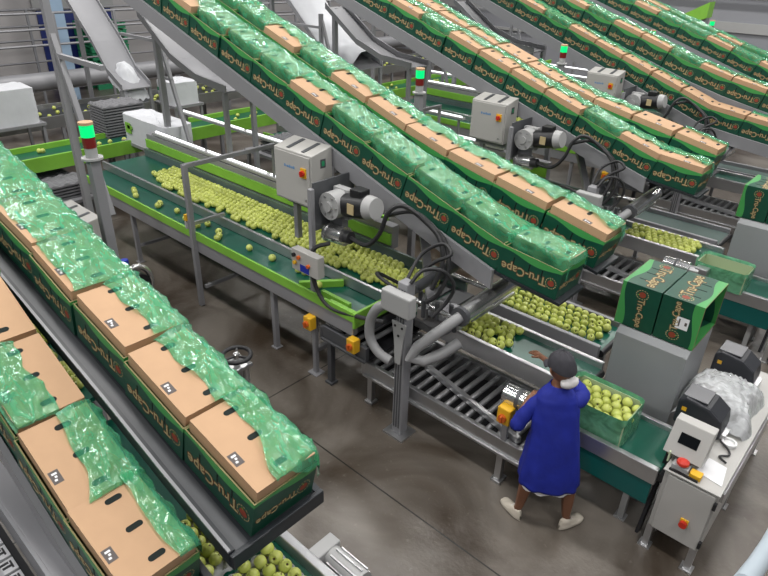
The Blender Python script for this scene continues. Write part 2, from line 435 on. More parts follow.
def box_conveyor(label, yc, path, over=.05, tray=None, beam='paint_grey', bh=.17):
    """inclined bed with two side beams following the cartons"""
    p0, p1 = path[0], path[-1]
    pts = [(p0[0]+over, p0[1]-over*(path[1][1]-p0[1])/(path[0][0]-path[1][0]))]+path[1:]
    t = thing('box_conveyor', label, 'conveyor', (p0[0], yc, 0))
    w = CW/2+.015; skip = 0 if (tray or bh < .165) else 1
    def strip(y0, y1, zt, zb, skip=0):
        mb = MB()
        for (xa, za), (xb, zb_) in list(zip(pts[:-1], pts[1:]))[skip:]:
            mb.hexa([(xa,y0,za+zb),(xb,y0,zb_+zb),(xb,y1,zb_+zb),(xa,y1,za+zb),(xa,y0,za+zt),(xb,y0,zb_+zt),(xb,y1,zb_+zt),(xa,y1,za+zt)])
        return mb
    strip(yc-w, yc+w, -.004, -.03).build('bed', 'tray_black', t)
    y0 = yc-w-.035 if tray is None else yc-w-tray
    strip(y0, y0+.035, .012 if tray is None else .03, -bh, skip).build('side_beam', beam, t)
    strip(yc+w, yc+w+.035, .012, -bh, skip).build('side_beam', beam, t)
    if tray:
        strip(y0+.035, yc-w, -.004, -.02).build('slide_sheet', 'dark_grey', t)
        strip(y0-.004, y0+.012, .042, .03).build('rim', 'paint_grey', t)
        xa, za = pts[0]; sl = (pts[1][1]-za)/(xa-pts[1][0])
        MB().box(xa, xa+.03, y0, yc+w+.035, za-.07, za+.02).build('end_plate', 'tray_black', t, bev=.006)
    return t

# ------------------------------------------------------------------ apples
prof = [(.001,-.026),(.010,-.033),(.022,-.034),(.034,-.024),(.041,-.004),(.040,.012),(.032,.028),(.019,.036),(.009,.033),(.001,.024)]
apple_me = MB().lathe(prof, n=14).mesh('apple', 'apple'); fix(apple_me, True)
for p in apple_me.polygons: p.use_smooth = True
stem_me = MB().tube([(0,0,.024),(.003,.001,.040),(.006,.002,.047)], .0022, 5).mesh('stem', 'brown'); fix(stem_me, True)
ARND = random.Random(5); NAPP = [0]
def apple(p, label, group, stem=False, s=1.0):
    o = bpy.data.objects.new('apple', apple_me); COL.objects.link(o); o.location = p; NAPP[0] += 1
    o.rotation_euler = (ARND.uniform(-1.3, 1.3), ARND.uniform(-1.3, 1.3), ARND.uniform(0, 6.3)); k = s*ARND.uniform(.93, 1.06); o.scale = (k, k, k)
    tag(o, label, 'apple', group)
    if stem: mk('stem', stem_me, o)
    return o
STUFF = []
def spots(x0, x1, y0, y1, z, sx=.088, sy=.078, j=.010, skip=0, seed=1, dz=.006):
    r = random.Random(seed); out = []; ny = max(1, int((y1-y0)/sy)); nx = int((x1-x0)/sx)
    for i in range(nx+1):
        for k in range(ny+1):
            if r.random() < skip: continue
            out.append((x0+i*sx+r.uniform(-j, j)+(.5*sx if k % 2 else 0), y0+(y1-y0)*k/max(ny, 1)+r.uniform(-j, j), z+r.uniform(0, dz)))
    return out
def apples(pts, label, group, stem=False, s=1.0):
    for p in pts: apple(p, label, group, stem, s)
def stuff_apples(): 
    me = MB(); r = random.Random(9)
    base = [Vector(v.co) for v in apple_me.vertices]; fs = [list(p.vertices) for p in apple_me.polygons]
    vs, f = [], []
    for p in STUFF:
        M = Matrix.Translation(p) @ Matrix.Rotation(r.uniform(0, 6), 4, 'Z') @ Matrix.Rotation(r.uniform(-1.2, 1.2), 4, 'X')
        b = len(vs); vs += [tuple(M @ q) for q in base]; f += [[b+i for i in q] for q in fs]
    m = bpy.data.meshes.new('apple_heap'); m.from_pydata(vs, [], f); m.materials.append(MATS['apple_many']); m.update()
    for p in m.polygons: p.use_smooth = True
    o = bpy.data.objects.new('apple_rows', m); COL.objects.link(o)
    tag(o, 'rows of small green apples packed along the sorting belts', 'apples', None, 'stuff')
def apple_many_mat():
    m = pbr('apple_many', (.52, .57, .13), .35, 0, .35, 6)
apple_many_mat()
# ------------------------------------------------------------------ equipment of one packing line (dy = its offset)
def legs(t, pts, zt, w=.055, mat='paint_grey'):
    for x, y in pts:
        MB().box(x-w/2, x+w/2, y-w/2, y+w/2, .012, zt).box(x-w*.9, x+w*.9, y-w*.9, y+w*.9, 0, .012).build('leg', mat, t)
def sorting_table(k, dy):
    X0, X1 = -9.5, -3.6
    t = thing('sorting_table', f'two-level apple sorting table with dark green belts and lime sides, {LN[k]}', 'conveyor', (-6.5, 4.2+dy, 0))
    B = lambda *a: MB().box(a[0], a[1], a[2]+dy, a[3]+dy, a[4], a[5])
    B(X0, X1, 3.66, 4.03, .945, .962).build('lower_belt', 'belt', t)
    B(X0, X1, 3.60, 3.625, .925, 1.035).build('side_panel', 'lime', t, bev=.004)
    B(X0, X1, 3.625, 3.66, .925, 1.0).build('lip', 'steel', t)
    B(X0, X1, 3.61, 3.68, .76, .925).build('lower_beam', 'paint_grey', t, bev=.006)
    B(X0, X1, 3.9, 4.7, .70, .80).build('under_frame', 'dark_grey', t)
    MB().box(X1, X1+.03, 3.60+dy, 4.1+dy, .86, 1.03).box(X1-.35, X1, 3.625+dy, 3.66+dy, .97, 1.03).build('end_plate', 'lime', t, bev=.004)
    MB().bar((-4.45, 3.66+dy, 1.0), (-4.15, 4.02+dy, 1.0), .05, .07).bar((-4.15, 3.72+dy, 1.0), (-3.75, 3.72+dy, 1.0), .04, .06).build('belt_guide', 'lime', t)
    B(X0-.1, -3.1, 4.07, 4.75, .995, 1.03).build('upper_belt', 'belt', t)
    B(X0-.1, -3.3, 4.03, 4.07, .965, 1.085).build('front_rail', 'steel', t, bev=.006)
    B(X0-.1, -3.1, 4.755, 4.79, .99, 1.15).build('back_guide', 'belt_grey', t)
    B(X0-.1, -4.2, 4.80, 4.83, 1.16, 1.30).build('back_panel', 'lime', t, bev=.004)
    B(X0-.1, -4.2, 4.83, 4.95, 1.10, 1.38).build('back_beam', 'paint_grey', t, bev=.006)
    legs(t, [(x, y+dy) for x in (-8.05, -4.9) for y in (3.66, 4.68)]+[(-6.33, 4.68+dy)], .78)
    for xb_ in (-6.33, -8.05): MB().bar((xb_, 3.66+dy, .25), (xb_, 4.68+dy, .25), .04).build('brace', 'paint_grey', t)
    0 and MB().bar((-8.05, 3.66+dy, .25), (-8.05, 4.68+dy, .25), .04).build('brace', 'paint_grey', t)
    MB().box(-6.36, -6.30, 3.55+dy, 3.61+dy, .01, 1.88).build('post', 'paint_grey', t, bev=.004)
    MB().bar((-6.33, 3.58+dy, 1.86), (-6.33, 4.9+dy, 1.86), .05).build('cross_bar', 'paint_grey', t, bev=.004)
    MB().box(-6.35, -6.31, 4.86+dy, 4.9+dy, 1.2, 1.88).build('post', 'paint_grey', t)
    MB().box(-6.35, -6.31, 3.6+dy, 4.05+dy, 1.12, 1.16).build('bracket', 'steel', t)
    MB().box(-6.40, -6.36, 3.53+dy, 3.59+dy, 1.18, 1.26).m(1).box(-6.40, -6.36, 3.53+dy, 3.59+dy, 1.08, 1.17).build('sensor', ['yellow', 'light_grey'], t)
    return t
def glow_bar(k, y, z, x0, x1, where):
    t = thing('glow_rail', f'white rail with glow for reflected light {where}, {LN[k]}', 'lamp', (x0, y, z))
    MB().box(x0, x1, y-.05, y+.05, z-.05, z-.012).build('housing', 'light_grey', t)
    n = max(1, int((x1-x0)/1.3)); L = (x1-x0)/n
    for i in range(n): MB().cyl((x0+i*L+.05, y, z), (x0+(i+1)*L-.05, y, z), .016, 8).build('tube', 'rail_glow', t, smooth=True)  # glowing strips imitate light reflecting off the fixture edges
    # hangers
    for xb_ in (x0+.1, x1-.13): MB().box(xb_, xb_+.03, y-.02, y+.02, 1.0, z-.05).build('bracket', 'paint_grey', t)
def electric_cabinet(label, x0, x1, y0, y1, z0, z1, legs_to=None):
    t = thing('electrical_cabinet', label, 'cabinet', ((x0+x1)/2, (y0+y1)/2, z0))
    b = MB(); h = z1+.06
    b.hexa([(x0,y0,z0),(x1,y0,z0),(x1,y1,z0),(x0,y1,z0),(x0,y0,z1),(x1,y0,z1),(x1,y1,h),(x0,y1,h)]); b.build('housing', 'cabinet', t, bev=.008)
    MB().box(x0+.02, x1-.02, y0-.012, y0, z0+.02, z1-.02).build('door', 'cabinet', t, bev=.004)
    w = x1-x0
    for f in (.28, .68):
        xa = x0+w*f
        s = (h-z1)/(y1-y0)
        MB().hexa([(xa,y0+.03,z1+s*.03+.001),(xa+.05,y0+.03,z1+s*.03+.001),(xa+.05,y1-.03,h-s*.03+.001),(xa,y1-.03,h-s*.03+.001),(xa,y0+.03,z1+s*.03+.006),(xa+.05,y0+.03,z1+s*.03+.006),(xa+.05,y1-.03,h-s*.03+.006),(xa,y1-.03,h-s*.03+.006)]).build('roof_vent', 'dark_grey', t)
    sx, sz = x0+w*.82, z0+(z1-z0)*.66
    s = MB().box(sx-.04, sx+.04, y0-.022, y0-.012, sz-.05, sz+.05).build('switch', 'yellow', t)
    MB().cyl((sx, y0-.05, sz), (sx, y0-.022, sz), .03, 14).box(sx-.008, sx+.008, y0-.062, y0-.05, sz-.028, sz+.028).build('knob', 'red', s)
    b = MB()
    for i, (a, c) in enumerate(((.30, .34), (.36, .42), (.43, .47), (.48, .53), (.54, .58))): b.box(x0+w*a, x0+w*c, y0-.0135, y0-.012, z0+(z1-z0)*.70-.012, z0+(z1-z0)*.70+.016-(i % 2)*.008)
    b.build('maker_print', 'blue_text', t)
    MB().box(x1, x1+.002, y0+.12, y0+.19, z1-.14, z1-.05).m(1).box(x1+.002, x1+.003, y0+.135, y0+.175, z1-.12, z1-.07).build('sticker', ['dark_grey', 'pallet_green'], t)
    MB().cyl((x0+w*.86, y0-.02, z0+.08), (x0+w*.86, y0-.012, z0+.08), .012, 10).build('lock', 'steel', t)
    if legs_to is not None: legs(t, [(x, y) for x in (x0+.04, x1-.04) for y in (y0+.04, y1-.04)], z0, .05)
    return t
def drive_post(k, dy):
    """post with sheet plate, gear motor, control box, isolators"""
    where = LN[k]
    t = thing('drive_post', f'grey steel post with sheet plate carrying the drive, {where}', 'post', (-4.2, 3.65+dy, 0))
    MB().box(-4.225, -4.175, 3.62+dy, 3.67+dy, .012, 2.12).build('upright', 'paint_grey', t, bev=.004)
    MB().box(-4.27, -4.13, 3.58+dy, 3.71+dy, 0, .012).build('foot_plate', 'paint_grey', t)
    MB().box(-4.215, -4.195, 3.67+dy, 4.22+dy, 1.68, 2.17).build('plate', 'dark_grey', t, bev=.003)
    MB().bar((-4.2, 3.65+dy, .30), (-4.2, 4.5+dy, .30), .05).build('brace', 'paint_grey', t)
    # gear motor
    t = thing('gear_motor', f'gear motor with black motor and grey gearbox, {where}', 'motor', (-4.05, 3.86+dy, 1.8))
    MB().cyl((-4.06, 3.74+dy, 1.96), (-4.06, 3.90+dy, 1.96), .135, 28).box(-4.16, -3.96, 3.90+dy, 3.98+dy, 1.80, 2.10).cyl((-4.06, 3.715+dy, 1.96), (-4.06, 3.74+dy, 1.96), .05, 16).build('gearbox', 'light_grey', t, smooth=True)
    for a in range(6):
        c, s = math.cos(a*math.pi/3), math.sin(a*math.pi/3)
        MB().cyl((-4.06+.1*c, 3.73+dy, 1.96+.1*s), (-4.06+.1*c, 3.742+dy, 1.96+.1*s), .011, 8).build('bolt', 'steel', t)
    MB().cyl((-3.95, 3.88+dy, 1.97), (-3.66, 3.88+dy, 2.02), .115, 24).build('motor_body', 'black', t, smooth=True)
    MB().cyl((-3.66, 3.88+dy, 2.02), (-3.57, 3.88+dy, 2.035), .12, 24, .10).build('fan_cover', 'light_grey', t, smooth=True)
    MB().box(-3.86, -3.72, 3.82+dy, 3.95+dy, 2.09, 2.17).build('terminal_box', 'black', t, bev=.008)
    MB().box(-3.83, -3.75, 3.757+dy, 3.765+dy, 1.95, 2.05).build('rating_plate', 'silver_label', t)
    t = thing('worm_reducer', f'bright steel drum reducer below the gear motor, {where}', 'motor', (-4.05, 3.84+dy, 1.6))
    MB().cyl((-4.14, 3.84+dy, 1.64), (-3.93, 3.84+dy, 1.66), .095, 24).cyl((-4.17, 3.84+dy, 1.64), (-4.14, 3.84+dy, 1.64), .105, 24).build('drum', 'bright_steel', t, smooth=True)
    MB().cyl((-3.93, 3.84+dy, 1.66), (-3.86, 3.84+dy, 1.665), .06, 16).build('gland', 'rubber', t, smooth=True)
    MB().box(-4.2, -4.02, 3.88+dy, 3.96+dy, 1.62, 1.80).build('bracket', 'paint_grey', t)
    def hose(label, pts, r=.022, mat='rubber'):
        o = MB().tube([(x, y+dy, z) for x, y, z in pts], r, 8, True, 6).build('hose', mat, None, True); tag(o, f'{label}, {where}', 'hose')
    hose('black cable curving from the drum reducer up to the inclined beam', [(-3.87,3.84,1.665),(-3.65,3.84,1.66),(-3.5,3.85,1.82),(-3.42,3.88,2.05),(-3.3,3.95,2.12),(-3.1,4.05,1.98),(-2.95,4.05,1.86),(-2.88,4.0,1.66),(-2.9,3.9,1.45)])
    hose('thick black cable running along the inclined beam', [(-3.46,3.92,2.0),(-3.25,4.02,2.06),(-3.05,4.08,1.95),(-2.9,4.08,1.82),(-2.82,4.02,1.6),(-2.86,3.95,1.4),(-2.95,3.9,1.3)])
    hose('black cable hanging beside the steel post', [(-4.05,3.74,1.58),(-4.17,3.62,1.5),(-4.12,3.58,1.2),(-3.95,3.6,.98),(-3.6,3.62,1.0),(-3.2,3.62,1.1)])
    # push-button box on the post
    t = thing('control_box', f'small grey push-button box on the steel post, {where}', 'control box', (-4.16, 3.58+dy, 1.28))
    MB().box(-4.38, -3.99, 3.52+dy, 3.61+dy, 1.27, 1.50).build('housing', 'cabinet', t, bev=.008)
    for i, (x, z, m) in enumerate(((-4.33, 1.44, 'black'), (-4.26, 1.43, 'orange_red'), (-4.12, 1.38, 'orange_red'), (-4.32, 1.36, 'yellow'))):
        MB().cyl((x, 3.495+dy, z), (x, 3.52+dy, z), .02, 12).build('button', m, t, smooth=True)
    MB().box(-4.25, -4.12, 3.517+dy, 3.52+dy, 1.285, 1.36).build('sticker', 'blue', t)
    for nm, x, z, lab in (('isolator', -4.2, .68, 'yellow isolator switch on the post foot'), ('isolator', -3.56, .70, 'yellow isolator switch on the short roller bed')):
        t = thing(nm, f'{lab}, {where}', 'switch', (x, 3.6+dy, z-.08))
        MB().box(x-.055, x+.055, 3.53+dy, 3.62+dy, z-.075, z+.075).build('housing', 'yellow', t, bev=.01)
        MB().cyl((x, 3.505+dy, z), (x, 3.53+dy, z), .035, 14).box(x-.008, x+.008, 3.49+dy, 3.51+dy, z-.03, z+.03).build('knob', 'orange_red', t)
    t = thing('drive_motor', f'small steel motor hanging below the belt end, {where}', 'motor', (-4.02, 3.75+dy, .5))
    MB().cyl((-4.02, 3.75+dy, .50), (-4.02, 3.75+dy, .68), .085, 20).build('motor_body', 'light_grey', t, smooth=True)
    MB().cyl((-4.02, 3.75+dy, .68), (-4.0, 3.75+dy, .84), .055, 16).box(-4.08, -3.92, 3.69+dy, 3.81+dy, .74, .86).build('gearbox', 'steel', t, bev=.006)
    MB().box(-4.16, -4.1, 3.70+dy, 3.79+dy, .52, .6).build('terminal_box', 'brown', t)
    MB().box(-4.0, -3.9, 3.665+dy, 3.672+dy, .56, .64).build('sticker', 'blue', t)
def roller_bed(k, dy, label, x0, x1, y0, y1, z, pitch, frame='steel', n_leg=2, guide=False):
    t = thing('roller_conveyor', f'{label}, {LN[k]}', 'conveyor', ((x0+x1)/2, (y0+y1)/2+dy, 0))
    y0 += dy; y1 += dy
    MB().box(x0, x1, y0-.05, y0, z-.13, z+.035).box(x0, x1, y0-.075, y0-.05, z-.13, z-.10).build('side_frame', frame, t, bev=.008)
    MB().box(x0, x1, y1, y1+.05, z-.13, z+.035).build('side_frame', frame, t, bev=.008)
    MB().box(x0-.04, x0, y0-.05, y1+.05, z-.13, z+.01).build('end_frame', frame, t, bev=.005)
    MB().box(x0, x1, y0, y1, z-.125, z-.11).build('shade_sheet', 'black', t)  # black sheet puts in the shadow beneath the rollers
    n = int((x1-x0-.08)/pitch)
    proto = None
    for i in range(n+1):
        x = x0+.06+i*pitch
        if proto is None:
            proto = MB().cyl((x, y0+.002, z), (x, y1-.002, z), .026, 14).build('roller', 'roller_steel', t, smooth=True)
        else:
            c = proto.copy(); COL.objects.link(c); c.parent = t; c.location = (x-x0-.06, 0, 0)
    if n_leg:
        for x in ((x0+.08, x1-.25) if n_leg == 2 else (x0+.1,)):
            for y in (y0-.02, y1+.02):
                MB().box(x-.03, x+.03, y-.03, y+.03, .03, z-.1).box(x-.05, x+.05, y-.05, y+.05, 0, .03).build('leg', frame, t, bev=.004)
    if guide: MB().bar((-2.98, 4.02+dy, z+.06), (-1.75, y0+.02, z+.06), .05, .06).build('diverter_bar', frame, t, bev=.006)
    return t
def outfeed(k, dy, label, x0, x1, y0, y1, z, apples_on, rails='steel', mat='belt'):
    t = thing('outfeed_belt', f'{label}, {LN[k]}', 'conveyor', (x0, y0+dy, 0)); y0 += dy; y1 += dy
    MB().box(x0, x1, y0, y1, z-.03, z).build('belt', mat, t)
    MB().box(x0, x1, y0-.05, y0, z-.12, z+.06).build('side_rail', rails, t, bev=.008)
    MB().box(x0, x1, y1, y1+.05, z-.12, z+.06).build('side_rail', rails, t, bev=.008)
    MB().cyl((x1, y0, z-.04), (x1, y1, z-.04), .04, 16).build('end_roller', 'black', t, smooth=True)
    legs(t, [(x0+.1, y1+.02), (x1-.15, y1+.02)], z-.1, .05, 'paint_grey')
def transfer_unit(k, dy, full=True):
    where = LN[k]
    t = thing('support_post', f'square steel post with bracket and base plate, {where}', 'post', (-2.91, 3.56+dy, 0))
    MB().box(-2.965, -2.855, 3.505+dy, 3.615+dy, .02, 1.66).build('column', 'paint_grey', t, bev=.01)
    b = MB()
    for o in (-.03, 0, .03): b.box(-2.91+o-.006, -2.91+o+.006, 3.5+dy, 3.506+dy, .1, 1.6)
    b.build('groove', 'dark_grey', t)
    MB().box(-3.03, -2.79, 3.45+dy, 3.67+dy, 0, .02).build('base_plate', 'steel', t)
    MB().prism([(-2.99, 1.28), (-2.83, 1.28), (-2.86, 1.1), (-2.88, .85), (-2.94, .85), (-2.96, 1.1)], 3.48+dy, 3.495+dy, 'y').m(1).cyl((-2.95, 3.474+dy, 1.24), (-2.95, 3.482+dy, 1.24), .012, 8).cyl((-2.87, 3.474+dy, 1.24), (-2.87, 3.482+dy, 1.24), .012, 8).cyl((-2.91, 3.474+dy, 1.15), (-2.91, 3.482+dy, 1.15), .012, 8).build('bracket', ['light_grey', 'black'], t)
    t2 = MB().box(-3.06, -2.74, 3.40+dy, 3.50+dy, 1.40, 1.60).build('junction_box', 'light_grey', None, bev=.015, loc=(-2.9, 3.45+dy, 1.4))
    tag(t2, f'light grey junction box on the square post, {where}', 'box')
    o = MB().tube([(-3.02,3.45+dy,1.44),(-3.12,3.43+dy,1.36),(-3.2,3.43+dy,1.2),(-3.2,3.43+dy,1.02),(-3.1,3.44+dy,.9),(-2.97,3.46+dy,.86)], .045, 12, True, 6).build('hose', 'hose_grey', None, True)
    tag(o, f'thick light grey hose looping beside the square post, {where}', 'hose')
    t = thing('vacuum_arm', f'bright steel arm tube across the apple belt, {where}', 'tube', (-2.5, 3.9+dy, 1.4))
    MB().cyl((-2.52, 3.84+dy, 1.36), (-2.52, 4.66+dy, 1.40), .082, 24).build('tube', 'bright_steel', t, smooth=True)
    MB().cyl((-2.52, 3.82+dy, 1.36), (-2.52, 3.86+dy, 1.36), .088, 24).build('collar', 'dark_grey', t, smooth=True); MB().cyl((-2.52, 4.62+dy, 1.4), (-2.52, 4.72+dy, 1.4), .08, 24).build('collar', 'dark_grey', t, smooth=True)
    MB().box(-2.54, -2.50, 4.0+dy, 4.7+dy, 1.24, 1.27).build('arm_bracket', 'steel', t)
    o = MB().tube([(-2.52,3.83+dy,1.36),(-2.55,3.74+dy,1.32),(-2.63,3.63+dy,1.22),(-2.74,3.54+dy,1.08),(-2.78,3.50+dy,.97),(-2.70,3.58+dy,.93),(-2.62,3.72+dy,.97),(-2.55,3.9+dy,1.04)], [.05]*8, 14).build('hose', 'hose_grey', None, True)
    tag(o, f'smooth grey bent duct on the end of the steel arm, {where}', 'hose')
    # actuators, valves and frames under the box conveyors
    t = thing('tray_lifter', f'tray lifting mechanism with rods, blocks and valves, {where}', 'machine', (-3.2, 4.2+dy, .8))
    MB().box(-3.6, -2.9, 4.16+dy, 4.22+dy, .86, .98).box(-3.6, -2.9, 4.76+dy, 4.82+dy, .86, .98).box(-3.6, -3.52, 4.16+dy, 4.82+dy, .86, 1.0).box(-2.95, -2.87, 4.16+dy, 4.82+dy, .86, 1.0).build('frame', 'paint_grey', t, bev=.006)
    MB().cyl((-3.1, 3.9+dy, 1.38), (-3.1, 4.75+dy, 1.42), .05, 18).cyl((-3.1, 4.3+dy, 1.4), (-3.1, 4.5+dy, 1.41), .065, 18).build('arm_cylinder', 'dark_grey', t, smooth=True)
    MB().cyl((-3.3, 4.0+dy, 1.2), (-2.6, 4.0+dy, 1.2), .025, 10).build('guide_rod', 'bright_steel', t, smooth=True); MB().cyl((-3.3, 4.6+dy, 1.25), (-2.6, 4.6+dy, 1.25), .025, 10).build('guide_rod', 'bright_steel', t, smooth=True)
    b = MB(); r = random.Random(3)
    for i in range(9):
        x, y, z = -3.42+.1*i, 3.95+.08*(i % 4)+dy, 1.06+.07*(i % 3); MB().box(x-.04, x+.04, y-.035, y+.035, z-.05, z+.06).build('valve_block', 'steel' if i % 3 else 'light_grey', t, bev=.006)
    b = MB()
    for i in range(7): MB().cyl((-3.35+.12*i, 3.92+.05*(i % 3)+dy, 1.12), (-3.35+.12*i, 3.92+.05*(i % 3)+dy, 1.3), .022, 10).build('valve', 'dark_grey', t, smooth=True)
    MB().bar((-3.9, 4.9+dy, 1.9), (-3.15, 4.25+dy, 1.05), .09, .06).build('strut', 'paint_grey', t, bev=.006)
    MB().box(-3.45, -3.2, 4.25+dy, 4.7+dy, 1.0, 1.05).box(-3.15, -2.95, 4.3+dy, 4.7+dy, 1.02, 1.06).build('tray_plate', 'dark_grey', t)
    MB().grid(20, 16, lambda u, v: (-3.12+.42*u, 4.0+dy+.34*v, 1.10+.05*abs(N(u*9, v*9, 2))+.03*abs(N(u*23, v*21, 5))-.05*(abs(u-.5)**2*4))).build('bristle_pad', 'pulp_light', t)
    for pts, lab in (([(-3.35,4.0,1.3),(-3.45,3.8,1.45),(-3.3,3.65,1.52),(-3.05,3.62,1.48),(-2.95,3.6,1.38),(-3.1,3.66,1.22),(-3.4,3.8,1.15)], 'black cable loop over the tray lifter'),
                ([(-2.86,3.55,1.66),(-2.82,3.66,1.76),(-2.72,3.8,1.74),(-2.66,3.9,1.58),(-2.72,3.9,1.4),(-2.8,3.8,1.25)], 'black cable arching from the square post top'),
                ([(-2.96,3.6,1.6),(-3.0,3.85,1.78),(-2.85,3.95,1.9),(-2.72,3.9,1.86),(-2.85,3.85,1.76),(-3.0,3.8,1.6)], 'small black cable coil beside the box beam')):
        o = MB().tube([(x, y+dy, z) for x, y, z in pts], .017, 8, True, 6).build('hose', 'rubber', None, True); tag(o, f'{lab}, {where}', 'hose')
def drum_motor(k, dy):
    t = thing('drum_motor', f'shiny steel cylinder motor beside the roller bed, {LN[k]}', 'motor', (-1.8, 3.78+dy, .8))
    MB().cyl((-1.95, 3.78+dy, .885), (-1.66, 3.78+dy, .895), .088, 24).build('motor_body', 'bright_steel', t, smooth=True)
    MB().cyl((-1.83, 3.78+dy, .889), (-1.80, 3.78+dy, .890), .092, 24).build('band', 'dark_grey', t, smooth=True)
    MB().cyl((-1.66, 3.78+dy, .895), (-1.55, 3.78+dy, .90), .06, 16).box(-1.60, -1.46, 3.74+dy, 3.9+dy, .83, .96).build('gearbox', 'steel', t, bev=.006)
    MB().box(-1.88, -1.5, 3.8+dy, 3.9+dy, .72, .80).build('bracket', 'paint_grey', t)
    t = thing('isolator', f'yellow isolator switch on the slanted bar by the drum motor, {LN[k]}', 'switch', (-1.88, 3.66+dy, .7))
    MB().box(-1.93, -1.81, 3.62+dy, 3.72+dy, .69, .85).build('housing', 'yellow', t, bev=.01)
    MB().cyl((-1.87, 3.595+dy, .76), (-1.87, 3.62+dy, .76), .036, 14).box(-1.878, -1.862, 3.58+dy, 3.6+dy, .73, .79).build('knob', 'orange_red', t)
    MB().bar((-1.88, 3.73+dy, .08), (-1.86, 3.67+dy, .70), .05, .035).cyl((-1.88, 3.73+dy, .012), (-1.88, 3.73+dy, .09), .02, 10).box(-1.93, -1.83, 3.67+dy, 3.79+dy, 0, .014).build('stand', 'paint_grey', t, bev=.003)
def packing_conveyor(k, dy):
    t = thing('packing_conveyor', f'short packing conveyor with teal skirt and steel rails, {LN[k]}', 'conveyor', (-1.2, 4.2+dy, 0))
    x0, x1 = -1.72, -.70
    B = lambda *a: MB().box(a[0], a[1], a[2]+dy, a[3]+dy, a[4], a[5])
    B(x0, x1, 3.95, 4.45, .70, .735).build('belt', 'belt', t)
    B(x0, x1, 3.90, 3.95, .63, .775).build('front_rail', 'steel', t, bev=.006)
    B(x0, x1, 4.45, 4.49, .60, .775).build('back_rail', 'steel', t, bev=.006)
    B(x0, x1-.02, 3.915, 3.94, .41, .63).build('skirt', 'teal', t)
    B(x0, x1-.02, 4.45, 4.47, .41, .60).build('skirt', 'teal', t)
    MB().cyl((x1+.02, 3.93+dy, .70), (x1+.02, 4.47+dy, .70), .035, 14).build('end_roller', 'black', t, smooth=True)
    legs(t, [(-.9, 4.08+dy), (-.9, 4.38+dy), (-1.6, 4.08+dy), (-1.6, 4.38+dy)], .6, .05, 'light_grey')
def bag_crate(k, dy, full):
    cx, cy, z0 = (-1.31, 4.17+dy, .737)
    if k == 1: cx, cy = -1.36, 7.56
    t = thing('apple_crate', ('open bag-lined crate full of green apples beside the worker' if full else f'empty crate lined with green plastic bag, {LN[k]}'), 'crate', (cx, cy, z0))
    w, d, h = .275, .185, .25
    b = MB(); q = .006
    b.box(cx-w, cx+w, cy-d, cy-d+q, z0, z0+h-.02).box(cx-w, cx+w, cy+d-q, cy+d, z0, z0+h-.02).box(cx-w, cx-w+q, cy-d+q, cy+d-q, z0, z0+h-.02).box(cx+w-q, cx+w, cy-d+q, cy+d-q, z0, z0+h-.02).box(cx-w+q, cx+w-q, cy-d+q, cy+d-q, z0, z0+.01)
    b.build('box', 'carton_inner', t)
    def shell(u, v):
        a = 2*math.pi*u; c, s = math.cos(a), math.sin(a)
        e = .22                                       # rounded rectangle
        rx = math.copysign(abs(c)**e, c); ry = math.copysign(abs(s)**e, s)
        zz = z0+.004+(h+.012)*min(1, v/.8) + (.012*N(u*14, 3) if v > .7 else 0)
        g = 1+.035*abs(N(u*17, v*4, k))+.01
        if v > .8: g -= (v-.8)*.28; zz -= (v-.8)*.22*(1 if full else .8)
        return (cx+(w+.01)*rx*g, cy+(d+.01)*ry*g, zz)
    MB().grid(72, 14, shell).build('plastic_liner', 'bag_thick', t, True)
    if full:
        pts = spots(cx-w+.05, cx+w-.07, cy-d+.05, cy+d-.05, z0+h-.075, .085, .078, .008, 0, 4, .02)
        apples(pts, 'green apple among those filling the open crate beside the worker', 'apples in the open crate', False)
        MB().box(cx-w+.01, cx+w-.01, cy-d+.01, cy+d-.01, z0+.012, z0+h-.125).build('lower_layer', 'apple_many', t)
